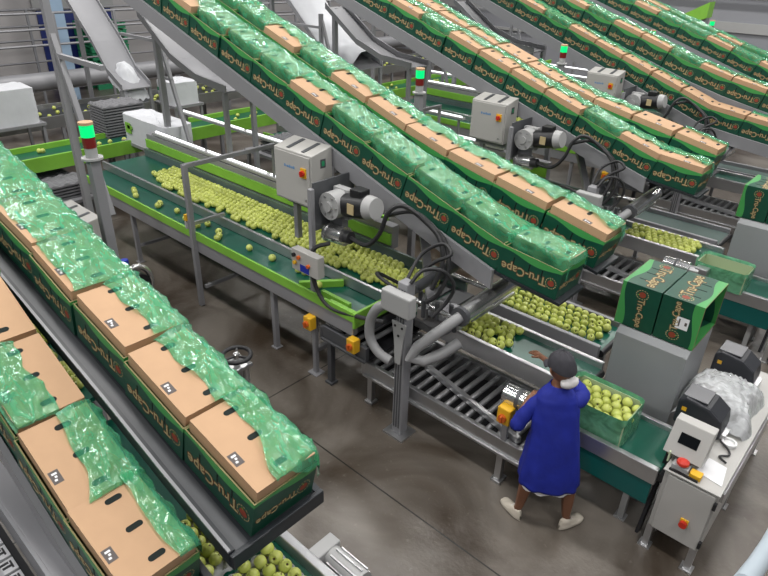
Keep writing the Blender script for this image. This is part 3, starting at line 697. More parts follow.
def carton_stand(k, dy):
    t = thing('carton_stand', f'grey sheet metal stand for empty cartons, {LN[k]}', 'stand', (-1.18, 5.0+dy, 0))
    b = MB(); x0, x1 = -1.50, -.90; y0 = 4.72+dy
    prof = [(y0, 0), (y0, 1.27), (y0+.06, 1.32), (5.34+dy, 1.32), (5.34+dy, 0)]
    b.prism(prof, x0, x1, 'x'); b.build('body', 'light_grey2', t, bev=.004)
    MB().hexa([(x1-.17,y0-.006,0),(x1,y0-.006,0),(x1,y0,0),(x1-.17,y0,0),(x1-.03,y0-.006,1.27),(x1,y0-.006,1.27),(x1,y0,1.27),(x1-.03,y0,1.27)]).build('folded_flap', 'light_grey2', t)
    MB().box(x0, x1, y0+.07, 5.34+dy, 1.32, 1.33).build('top_plate', 'light_grey2', t)
    for i, sg in ((0, -1), (1, 1)):
        c = make_carton('bare', 0, ('front', 'back', 'rear'))
        for o in list(c.children):
            if o.name.startswith('kraft_top'): bpy.data.objects.remove(o)
        nm = ('left', 'right')[i]
        # local x -> +Y ; local y -> up ; local z -> -X (left) / +X (right)
        M = Matrix(((0, 0, sg), (1 if sg > 0 else -1, 0, 0), (0, 1 if sg > 0 else 1, 0))) if False else None
        cz = Vector((sg, 0, 0)); cx_ = Vector((0, 1, 0)); cy_ = cz.cross(cx_)
        rot = Matrix((cx_, cy_, cz)).transposed().to_4x4()
        c.matrix_world = Matrix.Translation((-1.225+sg*.006, 5.06+dy, 1.332+CW/2)) @ rot @ Matrix.Diagonal((1, 1, 1.22, 1))
        c['label'] = f'empty green carton on its side on grey stand, {nm} one, {LN[k]}'
        if sg > 0:
            pm = MB(); Mf = c.matrix_world
            # white sheet stuck on the end that faces the worker
            lab = MB().m(0).box(-CL/2-.002, -CL/2-.0005, -.05, .055, .12, .20)
            lab.m(1).box(-CL/2-.003, -CL/2-.002, -.01, .02, .175, .19).box(-CL/2-.003, -CL/2-.002, -.03, .04, .135, .145)
            me = lab.mesh('paper_label', ['paper', 'stamp']); mk('paper_label', me, c)
pbr('carton_inner', (.36, .44, .27), .8)
pbr('light_grey2', (.30, .31, .32), .5, .1, .05, 3)
def scale_cabinet(k, dy):
    where = LN[k]
    t = thing('scale_cabinet', f'pale grey steel cabinet desk with red knob on its door, {where}', 'cabinet', (-.47, 4.6+dy, 0))
    x0, x1, y0, y1, z = -.66, -.285, 3.90+dy, 5.75+dy, .82
    MB().box(x0, x1, y0+.02, y1, .24, z).build('body', 'cabinet', t, bev=.006)
    MB().box(x0+.03, x1-.012, y0, y0+.02, .25, z-.02).build('door', 'cabinet', t, bev=.006)
    for zz in (.32, .72): MB().box(x1-.014, x1+.008, y0-.008, y0+.02, zz-.03, zz+.03).build('hinge', 'black', t)
    s = MB().box(-.46, -.40, y0-.012, y0, .42, .49).build('switch', 'yellow', t, bev=.006)
    MB().cyl((-.43, y0-.04, .45), (-.43, y0-.012, .45), .028, 14).build('knob', 'red', s, smooth=True)
    for y in (y0+.05, 4.8+dy, y1-.05):
        for x in (x0+.02, x1-.03): MB().box(x-.025, x+.025, y-.025, y+.025, .012, .26).box(x-.045, x+.045, y-.045, y+.045, 0, .012).build('leg', 'steel', t)
    MB().box(x0-.01, x1+.01, y0-.005, y1, z, z+.012).build('desk_top', 'cabinet', t, bev=.003)
    MB().box(x1+.0, x1+.02, y0+.1, y1, .70, .78).build('side_rail', 'steel', t)
    MB().bar((x0-.05, y0+.02, .12), (x0-.05, y0+.25, .84), .025, .10).build('belt_guard', 'black', t)
    MB().bar((x0-.022, y0+.1, z+.05), (x0-.022, y0+.85, z+.1), .012, .10).build('edge_strip', 'edge_strip', t)
    t = thing('weighing_display', f'pale grey weighing console with black screen, {where}', 'display', (-.5, 4.3+dy, z+.012))
    Yc = 4.0+dy
    b = MB(); a0, a1 = -.735, -.46
    b.prism([(Yc, .90), (Yc+.13, 1.13), (Yc+.22, 1.13), (Yc+.16, .86)], a0, a1, 'x'); b.build('housing', 'cabinet', t, bev=.006)
    n = Vector((0, -.23, .13)).normalized(); d = Vector((0, .13, .23)).normalized()
    c0 = Vector((0, Yc, .90))+d*.10+n*.001
    P = lambda x, e, h: tuple(Vector((x, 0, 0))+c0+d*e+n*h)
    MB().hexa([P(-.665,0,0),P(-.53,0,0),P(-.53,.085,0),P(-.665,.085,0),P(-.665,0,.003),P(-.53,0,.003),P(-.53,.085,.003),P(-.665,.085,.003)]).build('screen', 'display', t)
    MB().box(-.60, -.52, Yc+.10, Yc+.18, z+.012, .95).build('stand', 'cabinet', t)
    o = thing('emergency_stop', f'red mushroom emergency button on small grey base, {where}', 'button', (-.58, 4.0+dy, z+.012))
    MB().box(-.64, -.52, 3.945+dy, 4.04+dy, z+.012, z+.05).build('base', 'light_grey', o, bev=.006)
    MB().lathe([(.025, z+.05), (.03, z+.065), (.045, z+.072), (.042, z+.09), (.02, z+.102)], (-.575, 3.975+dy, 0), 18).build('mushroom_head', 'red', o, smooth=True)
    o = MB().box(-.51, -.43, 3.93+dy, 4.0+dy, z+.012, z+.055).build('yellow_block', 'yellow', None, bev=.005, loc=(-.47, 3.96+dy, z)); tag(o, f'small yellow block beside the emergency button, {where}', 'block')
    o = MB().box(-.64, -.44, 3.912+dy, 3.925+dy, z+.012, z+.03).build('black_strip', 'black', None, loc=(-.54, 3.92+dy, z)); tag(o, f'black strip along the desk front edge, {where}', 'strip')
    o = MB().hexa([(-.49,4.03+dy,z+.0135),(-.30,4.0+dy,z+.0135),(-.33,4.22+dy,z+.0135),(-.46,4.24+dy,z+.0135),(-.49,4.03+dy,z+.016),(-.30,4.0+dy,z+.018),(-.33,4.22+dy,z+.020),(-.46,4.24+dy,z+.018)]).build('paper_sheet', 'paper', None, loc=(-.4, 4.1+dy, z)); tag(o, f'white sheet of paper lying beside the console, {where}', 'paper')
    o = MB().hexa([(-.70,4.02+dy,z+.055),(-.60,4.05+dy,z+.06),(-.60,4.11+dy,z+.06),(-.70,4.09+dy,z+.055),(-.70,4.02+dy,z+.06),(-.60,4.05+dy,z+.065),(-.60,4.11+dy,z+.065),(-.70,4.09+dy,z+.06)]).build('yellow_note', 'note_yellow', None, loc=(-.65, 4.05+dy, z)); tag(o, f'pale yellow tag sticking out below the console, {where}', 'tag')
    for y, nm in ((4.58, 'front'), (5.46, 'back')):
        o = thing('label_printer', f'black label printer with small yellow mark, {nm} one on the desk, {where}', 'printer', (-.62, y+dy, z+.012))
        xa, xb, ya, yb = -.82, -.47, y-.13+dy, y+.13+dy
        MB().prism([(xa, z+.03), (xa, z+.25), (xa+.05, z+.29), (xb-.12, z+.27), (xb-.02, z+.2), (xb, z+.10), (xb, z+.03)], ya, yb, 'y').build('housing', 'printer', o, bev=.02)
        MB().box(xa+.04, xb-.03, ya+.02, yb-.02, z+.012, z+.031).build('base', 'printer', o)
        MB().box(xa+.02, xa+.2, ya+.03, yb-.03, z+.288, z+.295).build('top_panel', 'printer_top', o)
        MB().box(xa+.04, xa+.075, ya-.003, ya+.002, z+.17, z+.205).build('badge', 'yellow', o)
        MB().box(xb-.005, xb+.035, ya+.05, yb-.05, z+.03, z+.07).build('label_slot', 'steel', o)
def clear_sheet(dy):
    z = .845
    def fn(u, v):
        x = -.90+.58*u; y = 4.62+.70*v
        x += .05*N(v*3, 1)+.03*(v-.5)*(-1); y += .05*N(u*3, 2)
        h = .10+.10*math.sin(math.pi*min(1, max(0, u)))*math.sin(math.pi*v)+.06*abs(N(u*6, v*6, 3))+.03*abs(N(u*15, v*15, 8))
        e = min(u, 1-u, v, 1-v); h *= min(1, e*6+.15)
        if u > .92: h -= (u-.92)*1.0
        if u < .10: h -= (.10-u)*.8
        return (x, y+dy, z+h)
    o = MB().grid(46, 46, fn).build('plastic_sheet', 'clear_bag', None, True, loc=(-.5, 5+dy, z)); tag(o, 'crumpled clear plastic bag heaped between the two label printers', 'plastic bag')
    o = MB().lathe([(.045, 0), (.055, .006), (.055, .03), (.04, .03), (.04, .012)], (-.40, 4.5+dy, z-.012), 20).build('tape_roll', 'white', None, True, loc=(-.4, 4.5+dy, z)); tag(o, 'white roll of tape on the desk beside the front printer', 'tape')
    o = MB().tube([(-.45,4.44+dy,z+.03),(-.38,4.42+dy,z+.0),(-.36,4.36+dy,z+.0),(-.41,4.3+dy,z),(-.35,4.26+dy,z)], .008, 6, True, 5).build('cable', 'rubber', None, True); tag(o, 'thin black cable from the front label printer to the desk edge', 'cable')
def tower_light(k, x, y, zt):
    t = thing('signal_tower', f'green lit signal tower lamp on a tall pole, {LN[k]}', 'lamp', (x, y, 0))
    MB().box(x-.04, x+.04, y-.04, y+.04, .015, zt-.25).box(x-.08, x+.08, y-.08, y+.08, 0, .015).build('pole', 'paint_grey', t, bev=.006)
    MB().cyl((x, y, zt-.26), (x, y, zt-.245), .078, 20).cyl((x, y, zt-.245), (x, y, zt-.17), .045, 18).build('base', 'light_grey', t, smooth=True)
    MB().cyl((x, y, zt-.17), (x, y, zt-.09), .048, 18).build('red_lens', 'red_lens', t, smooth=True)
    MB().cyl((x, y, zt-.09), (x, y, zt), .05, 18).build('green_lens', 'tower_green', t, smooth=True)
    MB().cyl((x, y, zt), (x, y, zt+.02), .053, 18).build('cap', 'kraft', t, smooth=True)
pbr('red_lens', (.18, .015, .015), .3)
# ------------------------------------------------------------------ the setting
struct('floor', MB().box(-22, 6, -6, 25, -.1, 0), 'floor')
struct('wall_left', MB().box(-21.6, -21.4, -6, 25, 0, 7.5), 'wall_beige')
wb = struct('wall_back', MB().box(-21.4, 6, 24, 24.2, 0, 7.5), 'wall_grey')
struct('trim_1', MB().box(-21.4, 6, 23.93, 24, 2.05, 2.35).box(-21.4, 6, 23.9, 24, 1.35, 1.45), 'light_grey')
struct('trim_2', MB().cyl((-21.3, 23.8, 3.1), (6, 23.8, 3.1), .06, 10), 'light_grey')
struct('column_1', MB().box(-18.35, -17.9, 6.95, 7.3, 0, 7.5), 'column_blue')
struct('column_2', MB().box(-20.6, -20.3, 13.6, 13.9, 0, 7.5), 'column_blue')
for i, (ya, yb, z1) in enumerate(((7.9, 10.2, 2.25), (15.0, 16.6, 2.0))):
    struct('door_%d' % (i+1), MB().box(-21.42, -21.34, ya, yb, 0, z1), 'dark_blue')
    struct('trim_%d' % (i+3), MB().box(-21.42, -21.3, ya-.1, yb+.1, z1, z1+.3), 'light_grey')
def pallet_stack(x, y, n):
    for i in range(n):
        t = thing('pallet', f'green pallet in the far stack by the left wall, {ORD[i]} one', 'pallet', (x, y, i*.22)); t['group'] = 'green pallets by the left wall'
        z = i*.22
        b = MB()
        for q in range(6): b.box(x-.5, x+.5, y-.6+q*.22, y-.48+q*.22, z+.15, z+.19)
        b.build('deck', 'pallet_green', t)
        b = MB()
        for q in (-.45, 0, .45): b.box(x+q-.05, x+q+.05, y-.6, y+.6, z, z+.15)
        b.build('bearer', 'pallet_green', t)
pallet_stack(-20.6, 9.4, 9)
# guard rail in front of the left wall
def guard_rail(label, x, y0, y1, zs, posts):
    t = thing('guard_rail', label, 'railing', (x, y0, 0))
    for z in zs: MB().cyl((x, y0, z), (x, y1, z), .028, 8).build('rail', 'paint_grey', t, smooth=True)
    for y in posts: MB().box(x-.03, x+.03, y-.03, y+.03, 0, max(zs)).build('baluster', 'paint_grey', t)
guard_rail('grey three-bar guard rail along the far left wall', -16.6, 2, 20, (1.9, 2.25, 2.6), [2+1.5*i for i in range(13)])
guard_rail('grey guard rail of the far walkway before the left wall', -18.8, 2, 22, (1.2, 1.75, 2.1, 2.5), [2.7+2*i for i in range(10)])
# large round ducts and beams running across behind the lines
o = MB().cyl((-15.7, 1, 1.25), (-15.7, 22, 1.25), .20, 20).build('duct', 'paint_grey', None, True, loc=(-15.7, 1, 1.25)); tag(o, 'fat pale grey round duct running across the back of the hall', 'duct')
for y in (4, 9, 14, 19): MB().box(-15.78, -15.62, y-.08, y+.08, 0, 1.06).build('duct_stand', 'paint_grey', o)
o = MB().box(-16.3, -16.1, 1, 22, .95, 1.25).build('cable_tray', 'paint_grey', None, loc=(-16.2, 1, 1)); tag(o, 'grey cable tray beam behind the fat round duct', 'cable tray')
for y in (3, 8, 13, 18): MB().box(-16.25, -16.15, y-.05, y+.05, 0, .95).build('stand', 'paint_grey', o)
# cross conveyors feeding the lines (they run along Y)
def cross_conveyor(label, x0, x1, y0, y1, z, side, belt):
    t = thing('cross_conveyor', label, 'conveyor', ((x0+x1)/2, y0, 0))
    MB().box(x0, x1, y0, y1, z-.03, z).build('belt', belt, t)
    MB().box(x0-.05, x0, y0, y1, z-.14, z+.09).build('side_panel', side, t); MB().box(x1, x1+.05, y0, y1, z-.14, z+.09).build('side_panel', side, t)
    for y in [y0+.4+2.0*i for i in range(int((y1-y0)/2.0)+1)]:
        MB().box(x0-.04, x0+.02, y-.03, y+.03, 0, z-.14).build('leg', 'paint_grey', t); MB().box(x1-.02, x1+.04, y-.03, y+.03, 0, z-.14).build('leg', 'paint_grey', t)
cross_conveyor('lime sided cross belt joining the heads of the sorting tables', -11.3, -10.6, .5, 20, .95, 'lime', 'belt')
cross_conveyor('steel sided cross belt with scattered apples at the back', -14.3, -13.2, .5, 20, .95, 'steel', 'tray_black')
r = random.Random(21)
for i in range(150): STUFF.append((r.uniform(-14.2, -13.3), r.uniform(4, 19), .99))
for i in range(60): STUFF.append((r.uniform(-11.2, -10.7), r.uniform(2, 18), .99))
pass
# ------------------------------------------------------------------ chutes, trusses, stacks at the head of every line
def chute(label, pts, y0, y1, mat='paint_grey', lip=.10):
    t = thing('chute', label, 'chute', (pts[-1][0], (y0+y1)/2, pts[-1][1]))
    b = MB(); n = len(pts)-1
    def pt(u):
        i = min(int(u*n), n-1); f = u*n-i; a, c = pts[i], pts[i+1]; return a[0]+(c[0]-a[0])*f, a[1]+(c[1]-a[1])*f
    for (xa, za), (xb, zb) in zip(pts[:-1], pts[1:]):
        for ya, yb, h in ((y0, y1, .02), (y0-.02, y0, lip), (y1, y1+.02, lip)):
            b.hexa([(xa,ya,za),(xb,ya,zb),(xb,yb,zb),(xa,yb,za),(xa,ya,za+h),(xb,ya,zb+h),(xb,yb,zb+h),(xa,yb,za+h)])
    b.build('trough', mat, t)
    xe, ze = pts[-1]; xs, zs = pts[len(pts)//2]
    for x, z in ((xe-.05, ze),): 
        for y in (y0, y1): MB().box(x-.03, x+.03, y-.03, y+.03, 0, z).build('leg', 'paint_grey', t)
    xm, zm = pts[0]
    MB().box(xm-.04, xm+.04, (y0+y1)/2-.04, (y0+y1)/2+.04, 0, zm).build('leg', 'paint_grey', t)
    return t
def truss(k, y, x=-7.45, z=3.2, zb=0):
    t = thing('truss_leg', f'grey post and slanted strut holding up the box conveyor, {LN[k]}', 'support', (x, y, 0))
    MB().box(x-.035, x+.035, y-.035, y+.035, 0, z).build('post', 'paint_grey', t, bev=.004)
    MB().bar((x+.03, y, z-.12), (x+.62, y, 1.2), .055, .055).build('strut', 'paint_grey', t, bev=.004)
    MB().bar((x-1.2, y, z-.25), (x, y, z-.25), .045).build('tie_bar', 'paint_grey', t)
    MB().bar((x, y, 2.2), (x+.3, y, 2.2), .04).build('tie_bar', 'paint_grey', t)
def pulp_stack(label, x, y, z, n, lx=.55, ly=.36, mats='pulp_grey', group=None):
    """a pile of moulded pulp trays: each tray a sheet of cups"""
    for i in range(n):
        def fn(u, v): return (x-lx/2+lx*u, y-ly/2+ly*v, z+i*.05+.045+.018*math.sin(u*math.pi*10)*math.sin(v*math.pi*8)-(0 if 0 < u < 1 and 0 < v < 1 else .03))
        b = MB()
        if i == n-1: b.grid(30, 24, fn)
        b.box(x-lx/2, x+lx/2, y-ly/2, y+ly/2, z+i*.05+.006, z+i*.05+.032)
        o = b.build('pulp_tray', mats, None, loc=(x, y, z+i*.05)); tag(o, f'{label}, {ORD[i]} tray of the pile', 'tray', group or label)
def foam_pack(label, x, y, z, lx, ly, lz, mark=True):
    t = thing('tray_pack', label, 'pack', (x, y, z))
    def fn(u, v):
        a = 2*math.pi*u; c, s = math.cos(a), math.sin(a)
        px, py = math.copysign(abs(c)**.25, c)*lx/2, math.copysign(abs(s)**.25, s)*ly/2
        h = min(1, v/.75); k = 1 if v < .75 else 1-(v-.75)/.25
        w = .02*N(u*9, v*6, x)
        return (x+px*k*(1+w), y+py*k*(1+w), z+lz*h+.02*N(px*9, py*9, v*3)*(v > .6))
    MB().grid(48, 12, fn).build('wrapped_trays', 'foam', t, True)
    if mark:
        b = MB()
        for q in range(3): b.box(x-lx*.35+q*lx*.16, x-lx*.24+q*lx*.16, y-ly/2-.03, y-ly/2-.012, z+lz*.55+.03*q, z+lz*.7+.03*q)
        b.build('printed_mark', 'pallet_green', t)
    return t
# ------------------------------------------------------------------ compose the lines
for k in (0, 1, 2, 3):
    dy = PITCH*k; w = LN[k]
    sorting_table(k, dy)
    glow_bar(k, 4.88+dy, 1.45, -9.4, -5.0, 'behind the sorting table')
    glow_bar(k, 6.0+dy, 1.45, -10.4, -6.6, 'over the far feed belt')
    if k < 3:
        drive_post(k, dy)
        electric_cabinet(f'pale grey electrical cabinet with red and yellow switch, {w}', -5.0, -4.43, 3.86+dy, 4.14+dy, 1.79, 2.33)
        MB_ = MB().box(-4.98, -4.2, 4.0+dy, 4.06+dy, 1.70, 1.79).box(-4.9, -4.84, 4.0+dy, 4.06+dy, 1.3, 1.7).build('cabinet_bracket', 'paint_grey', None, loc=(-4.6, 4.03+dy, 1.7)); tag(MB_, f'grey bracket below the electrical cabinet, {w}', 'bracket')
        roller_bed(k, dy, 'short roller bed below the end of the sorting table', -4.05, -3.42, 3.66, 4.5, .66, .115, 'dark_grey', 1)
        roller_bed(k, dy, 'steel roller bed with diagonal diverter bar', -3.5, -1.62, 3.72, 4.45, .45, .115, 'steel', 2, True)
        transfer_unit(k, dy)
        outfeed(k, dy, 'dark green outfeed belt nearer the operator', -3.35, -1.55, 4.30, 4.74, .83, True)
        outfeed(k, dy, 'dark green outfeed belt on the far side', -3.0, -1.72, 5.10, 5.62, .78, True, 'paint_grey', 'belt' if k == 0 else 'belt_grey')
        drum_motor(k, dy); packing_conveyor(k, dy)
    if k < 2: carton_stand(k, dy); scale_cabinet(k, dy); bag_crate(k, dy, k == 0)
    zoff = .0
    kn = {0: ['full','full','full','full','full','half','full','full','full','half','full','full','full','full'],
          1: ['half','half','full','half','half','slim','half','full','half','half','full','half','half','full'],
          2: ['half','slim','bare','bare','slim','slim','half','half','full','half','half','full','half','half'],
          3: ['half','full','slim','full','half','full','full','slim','full','full','full','full','full','full']}[k]
    kf = {0: ['half','half','half','half','half','half','full','half','full','full','half','full','full','full'],
          1: ['slim','bare','half','half','slim','bare','half','half','slim','half','half','full','half','half'],
          2: ['half','full','half','half','full','half','half','full','half','half','half','full','half','half'],
          3: ['full','half','full','full','half','full','full','half','full','full','full','full','full','full']}[k]
    nm = {0: 'row above worker', 1: 'row of third line', 2: 'row of fourth line', 3: 'row of farthest line'}[k]
    xm = -9.6
    xs = -1.87 if k < 2 else (-.9 if k == 2 else -1.6)
    if k == 2: xs = -1.28
    pa = row('front '+nm, 4.40+dy, xs-(.07 if k == 1 else 0), 1.64 if k != 2 else 1.50, [6, 16.5, 18.4] if k != 2 else [6, 7, 8, 20, 19.8], kn, xm)
    pb = row('rear '+nm, 4.96+dy, xs+(.04 if k != 1 else -.14), 1.745, [12, 11, 12, 15, 18.4], kf, xm)
    box_conveyor(f'inclined grey conveyor under the front carton row, {w}', 4.40+dy, pa)
    box_conveyor(f'inclined grey conveyor under the rear carton row, {w}', 4.96+dy, pb)
    truss(k, 5.30+dy, -9.68, 3.0)
    chute(f'dark grey sheet chute below the carton rows, {w}', [(-9.4+.3*k, 3.15), (-8.6+.3*k, 2.62), (-8.0+.3*k, 2.42), (-7.3+.3*k, 2.36)], 4.9+dy, 5.35+dy, 'paint_grey')
    tower_light(k, -4.65, 5.72+dy-.07*k if k else 5.74, 2.92)
tower_light(-1, -4.68, 1.9, 2.92)
for k, (y, pts, wht) in {0: (6.2, [(-14.6, 3.35), (-13.4, 2.3), (-12.9, 1.75), (-12.4, 1.5)], 1), 1: (9.45, [(-12.0, 4.0), (-10.75, 3.0), (-9.9, 2.25), (-9.05, 1.98)], 2), 2: (13.3, [(-12.5, 3.6), (-11.0, 2.2), (-10.2, 1.75)], 0)}.items():
    hw = .46 if wht == 2 else .3
    chute(f'steep grey chute dropping from the upper floor, {LN[k]}', pts, y-hw, y+hw, 'paint_grey', .12)
    if wht == 2:
        def fn(u, v):
            n = len(pts)-1; q = v*n*.999; i = int(q); f = q-i
            x = pts[i][0]+(pts[i+1][0]-pts[i][0])*f; z = pts[i][1]+(pts[i+1][1]-pts[i][1])*f
            return (x, y-.44+.88*u, z+.04+.32*math.sin(math.pi*u)**.5+.05*N(u*4, v*9, 1)+.04*math.sin(v*22))
        o = MB().grid(16, 60, fn).build('foam_sheet', 'foam', None, True, loc=(pts[-1][0], y, pts[-1][1])); tag(o, 'long white foam sheet sliding down the steep chute', 'foam sheet')
# foam tray packs and pulp stacks
def table(label, x0, x1, y0, y1, z):
    t = thing('side_table', label, 'table', ((x0+x1)/2, (y0+y1)/2, 0))
    MB().box(x0, x1, y0, y1, z-.05, z).build('top', 'paint_grey', t); legs(t, [(x, y) for x in (x0+.05, x1-.05) for y in (y0+.05, y1-.05)], z-.05, .05)
table('grey stand under the white pack at the left edge', -13.2, -12.3, 3.2, 4.3, 1.15)
foam_pack('white wrapped pack of trays at the left edge of the hall', -12.75, 3.75, 1.15, .8, 1.0, .62)
table('grey stand under the white pack at the chute foot', -12.7, -11.9, 6.7, 7.4, 1.15)
foam_pack('white wrapped pack of trays at the foot of the steep chute', -12.3, 7.05, 1.15, .7, .6, .45)
o = MB().grid(24, 24, lambda u, v: (-13.2+.75*u, 6.0+.5*v, 1.62+.5*math.sin(math.pi*u)**.6*math.sin(math.pi*v)**.6-.35*u+.06*N(u*7, v*7))).build('foam_bundle', 'foam', None, True, loc=(-12.8, 6.25, 1.6)); tag(o, 'loose white foam bundle sitting in the steep chute end', 'foam')
table('low grey stand under the clear-wrapped bale', -10.9, -9.2, 5.0, 5.6, 1.0)
def bale():
    t = foam_pack('clear-wrapped bale of white trays with green mark above the sorting table', -10.05, 5.28, 1.0, 1.5, .54, .48, False)
    MB().box(-10.62, -10.45, 4.985, 4.998, 1.18, 1.36).box(-10.55, -10.40, 4.985, 4.998, 1.26, 1.32).build('printed_mark', 'lime', t)
bale()
table('grey table under the tall pulp tray pile', -11.9, -11.1, 4.85, 5.75, .92)
pulp_stack('grey pulp tray', -11.5, 5.3, .92, 12, .6, .8, 'pulp_grey', 'tall pile of grey pulp trays behind the signal tower')
table('low grey table with two short pulp tray piles', -11.3, -9.9, 3.1, 4.1, .45)
pulp_stack('pulp tray on the low table, left pile', -10.95, 3.55, .45, 4, .55, .8, 'pulp_grey', 'left pile on the low table')
pulp_stack('pulp tray on the low table, right pile', -10.3, 3.65, .45, 5, .55, .8, 'pulp_grey', 'right pile on the low table')
table('grey table under the pulp piles behind the glowing rail', -9.0, -7.5, 6.3, 7.1, .98)
pulp_stack('pulp tray behind the glowing rail', -8.3, 6.7, .98, 5, .7, .6, 'pulp_grey', 'pulp tray pile behind the lamp rail')
# far feed belt of the worker's line and apples on it
for k in (0, 1):
    dy = PITCH*k
    t = thing('feed_belt', f'low dark green feed belt behind the sorting table, {LN[k]}', 'conveyor', (-8, 5.6+dy, 0))
    MB().box(-9.0, -5.2, 5.3+dy, 5.85+dy, .80, .83).build('belt', 'belt', t)
    MB().box(-9.0, -5.2, 5.25+dy, 5.3+dy, .72, .92).build('side_panel', 'lime', t); MB().box(-9.0, -5.2, 5.85+dy, 5.9+dy, .72, .92).build('side_panel', 'lime', t)
    legs(t, [(x, 5.57+dy) for x in (-8.7, -5.5)], .8)
    STUFF += spots(-8.4, -7.2, 5.5+dy, 5.8+dy, .866, .085, .08, .008, .05, 31+k)
t = thing('feed_belt', 'far apple belt between steel rails in front of the back wall', 'conveyor', (-9, 17.5, 0))
MB().box(-11.5, -7, 17.1, 17.9, .92, .95).build('belt', 'tray_black', t)
MB().box(-11.5, -7, 17.05, 17.1, .82, 1.02).build('side_panel', 'steel', t); MB().box(-11.5, -7, 17.9, 17.95, .82, 1.02).build('side_panel', 'steel', t)
legs(t, [(x, 17.5) for x in (-11, -7.5)], .92)
STUFF += spots(-11, -7.3, 17.2, 17.8, .99, .12, .12, .03, .35, 41)
# left truss beside the signal tower
t = thing('truss_leg', 'tall grey post with slanted strut left of the near signal tower', 'support', (-7.5, 2.88, 0))
MB().box(-7.54, -7.46, 2.84, 2.92, 0, 4.0).build('post', 'paint_grey', t, bev=.004); MB().bar((-7.5, 2.88, 3.25), (-6.85, 2.88, 1.3), .06).build('strut', 'paint_grey', t, bev=.004)
MB().bar((-7.5, 2.88, 3.0), (-6.4, 2.88, 3.0), .05).build('tie_bar', 'paint_grey', t)
electric_cabinet('low pale grey cabinet with two roof slots by the near signal tower', -7.30, -6.55, 2.28, 2.62, 1.02, 1.38, 0)
# green ramp and vent high on the back wall
o = MB().hexa([(-9.2,22.0,1.35),(-6.6,22.0,2.55),(-6.6,22.5,2.55),(-9.2,22.5,1.35),(-9.2,22.0,1.55),(-6.6,22.0,3.0),(-6.6,22.5,3.0),(-9.2,22.5,1.55)]).build('ramp', 'lime', None, loc=(-7.9, 22.2, 1.4)); tag(o, 'lime green sloping ramp in front of the back wall', 'ramp')
MB().box(-6.75, -6.62, 22.1, 22.4, 0, 2.6).box(-8.9, -8.8, 22.1, 22.4, 0, 1.45).build('leg', 'paint_grey', o)
o = MB().box(-3.2, -2.2, 23.0, 23.6, 0, 2.2).build('dark_locker', 'black', None, bev=.02, loc=(-2.7, 23.3, 0)); tag(o, 'tall black cabinet against the back wall at right edge', 'cabinet')
guard_rail('thin pale rail in front of the grey back wall', -9.5, 17.5, 23.5, (2.0, 2.9), [17.5, 19.5, 21.5, 23.5])

# ------------------------------------------------------------------ nearest line (left foreground)
pa = row('left row on dark slide', 1.33, -1.84, 1.545, [12.5, 14.5, 12.5, 12, 12], ['half','half','half','wide','wide','wide','wide','wide','wide'], -6.6, .0)
box_conveyor('dark slide tray carrying the left carton row', 1.33, pa, .02, .12, 'tray_black', .07)
pb = row('bottom left row', .75, -2.08, 1.18, [12, 21, 22], ['slim','half','left','bare','half','half'], -5.2)
box_conveyor('grey conveyor under the bottom left carton row', .76, pb, .06, None, 'paint_grey', .16)
t = thing('slide_support', 'dark steel legs under the left slide tray', 'support', (-3.5, 1.34, 0))
for x, z in ((-2.4, 1.55), (-5.0, 2.3)):
    for y in (1.62,): MB().box(x-.04, x+.04, y-.04, y+.04, 0, z).build('leg', 'paint_grey', t)
t = thing('tray_conveyor', 'steel sided conveyor carrying pulp trays of apples, bottom left', 'conveyor', (-3, 1.35, 0))
MB().box(-4.2, -1.2, 1.06, 1.60, .68, .70).build('belt', 'belt', t)
MB().box(-4.2, -1.2, 1.60, 1.66, .60, .80).build('side_rail', 'steel', t, bev=.006); MB().box(-4.2, -1.2, 1.0, 1.06, .60, .80).build('side_rail', 'steel', t, bev=.006)
legs(t, [(-3.9, 1.63), (-1.5, 1.63), (-3.9, 1.03), (-1.5, 1.03)], .6)
for i, x in enumerate((-2.03, -2.60)):
    lx, ly, z = .54, .46, .705
    def fn(u, v):
        X, Y = u*6, v*5
        return (x-lx/2+lx*u, 1.10+ly*v, z+.022-.014*math.cos(2*math.pi*X)*math.cos(2*math.pi*Y)-(.018 if u in (0, 1) or v in (0, 1) else 0))
    o = MB().grid(48, 40, fn).build('pulp_tray', 'pulp_light', None, True, loc=(x, 1.33, z)); tag(o, f'pale moulded tray of apples on the steel conveyor, {("nearest the camera","second from the camera","third from the camera","farthest one")[i]}', 'tray', 'moulded trays on the bottom left conveyor')
    pts = [(x-lx/2+.05+.088*a+(.044 if b % 2 else 0), 1.145+.088*b, z+.062) for a in range(6) for b in range(5) if x-lx/2+.05+.088*a+(.044 if b % 2 else 0) < x+lx/2-.03]
    apples(pts, ('green apple on the moulded tray nearest the camera','green apple on the second moulded tray from the camera','green apple on the third moulded tray','green apple on the farthest moulded tray')[i], 'apples on moulded tray '+'abcd'[i], True, 1.04)
t = thing('sorting_belt', 'narrow apple belt seen between the two left carton rows', 'conveyor', (-6, 1.3, 0))
MB().box(-8.0, -4.3, 1.15, 1.55, .86, .90).build('belt', 'belt', t); MB().box(-8.0, -4.3, 1.55, 1.6, .78, .98).build('side_rail', 'steel', t)
MB().box(-8.0, -4.3, 1.10, 1.15, .78, .98).build('side_rail', 'steel', t); legs(t, [(-7.7, 1.35), (-4.6, 1.35)], .8)
apples(spots(-6.6, -4.5, 1.26, 1.46, .935, .09, .085, .01, .1, 77), 'green apple on the narrow belt between the left carton rows', 'apples between the left carton rows')
t = thing('gear_motor', 'ribbed steel motor on the end of the bottom left tray conveyor', 'motor', (-1.85, 1.78, .6))
MB().cyl((-1.98, 1.80, .66), (-1.70, 1.80, .66), .075, 20).build('motor_body', 'light_grey', t, smooth=True)
b = MB()
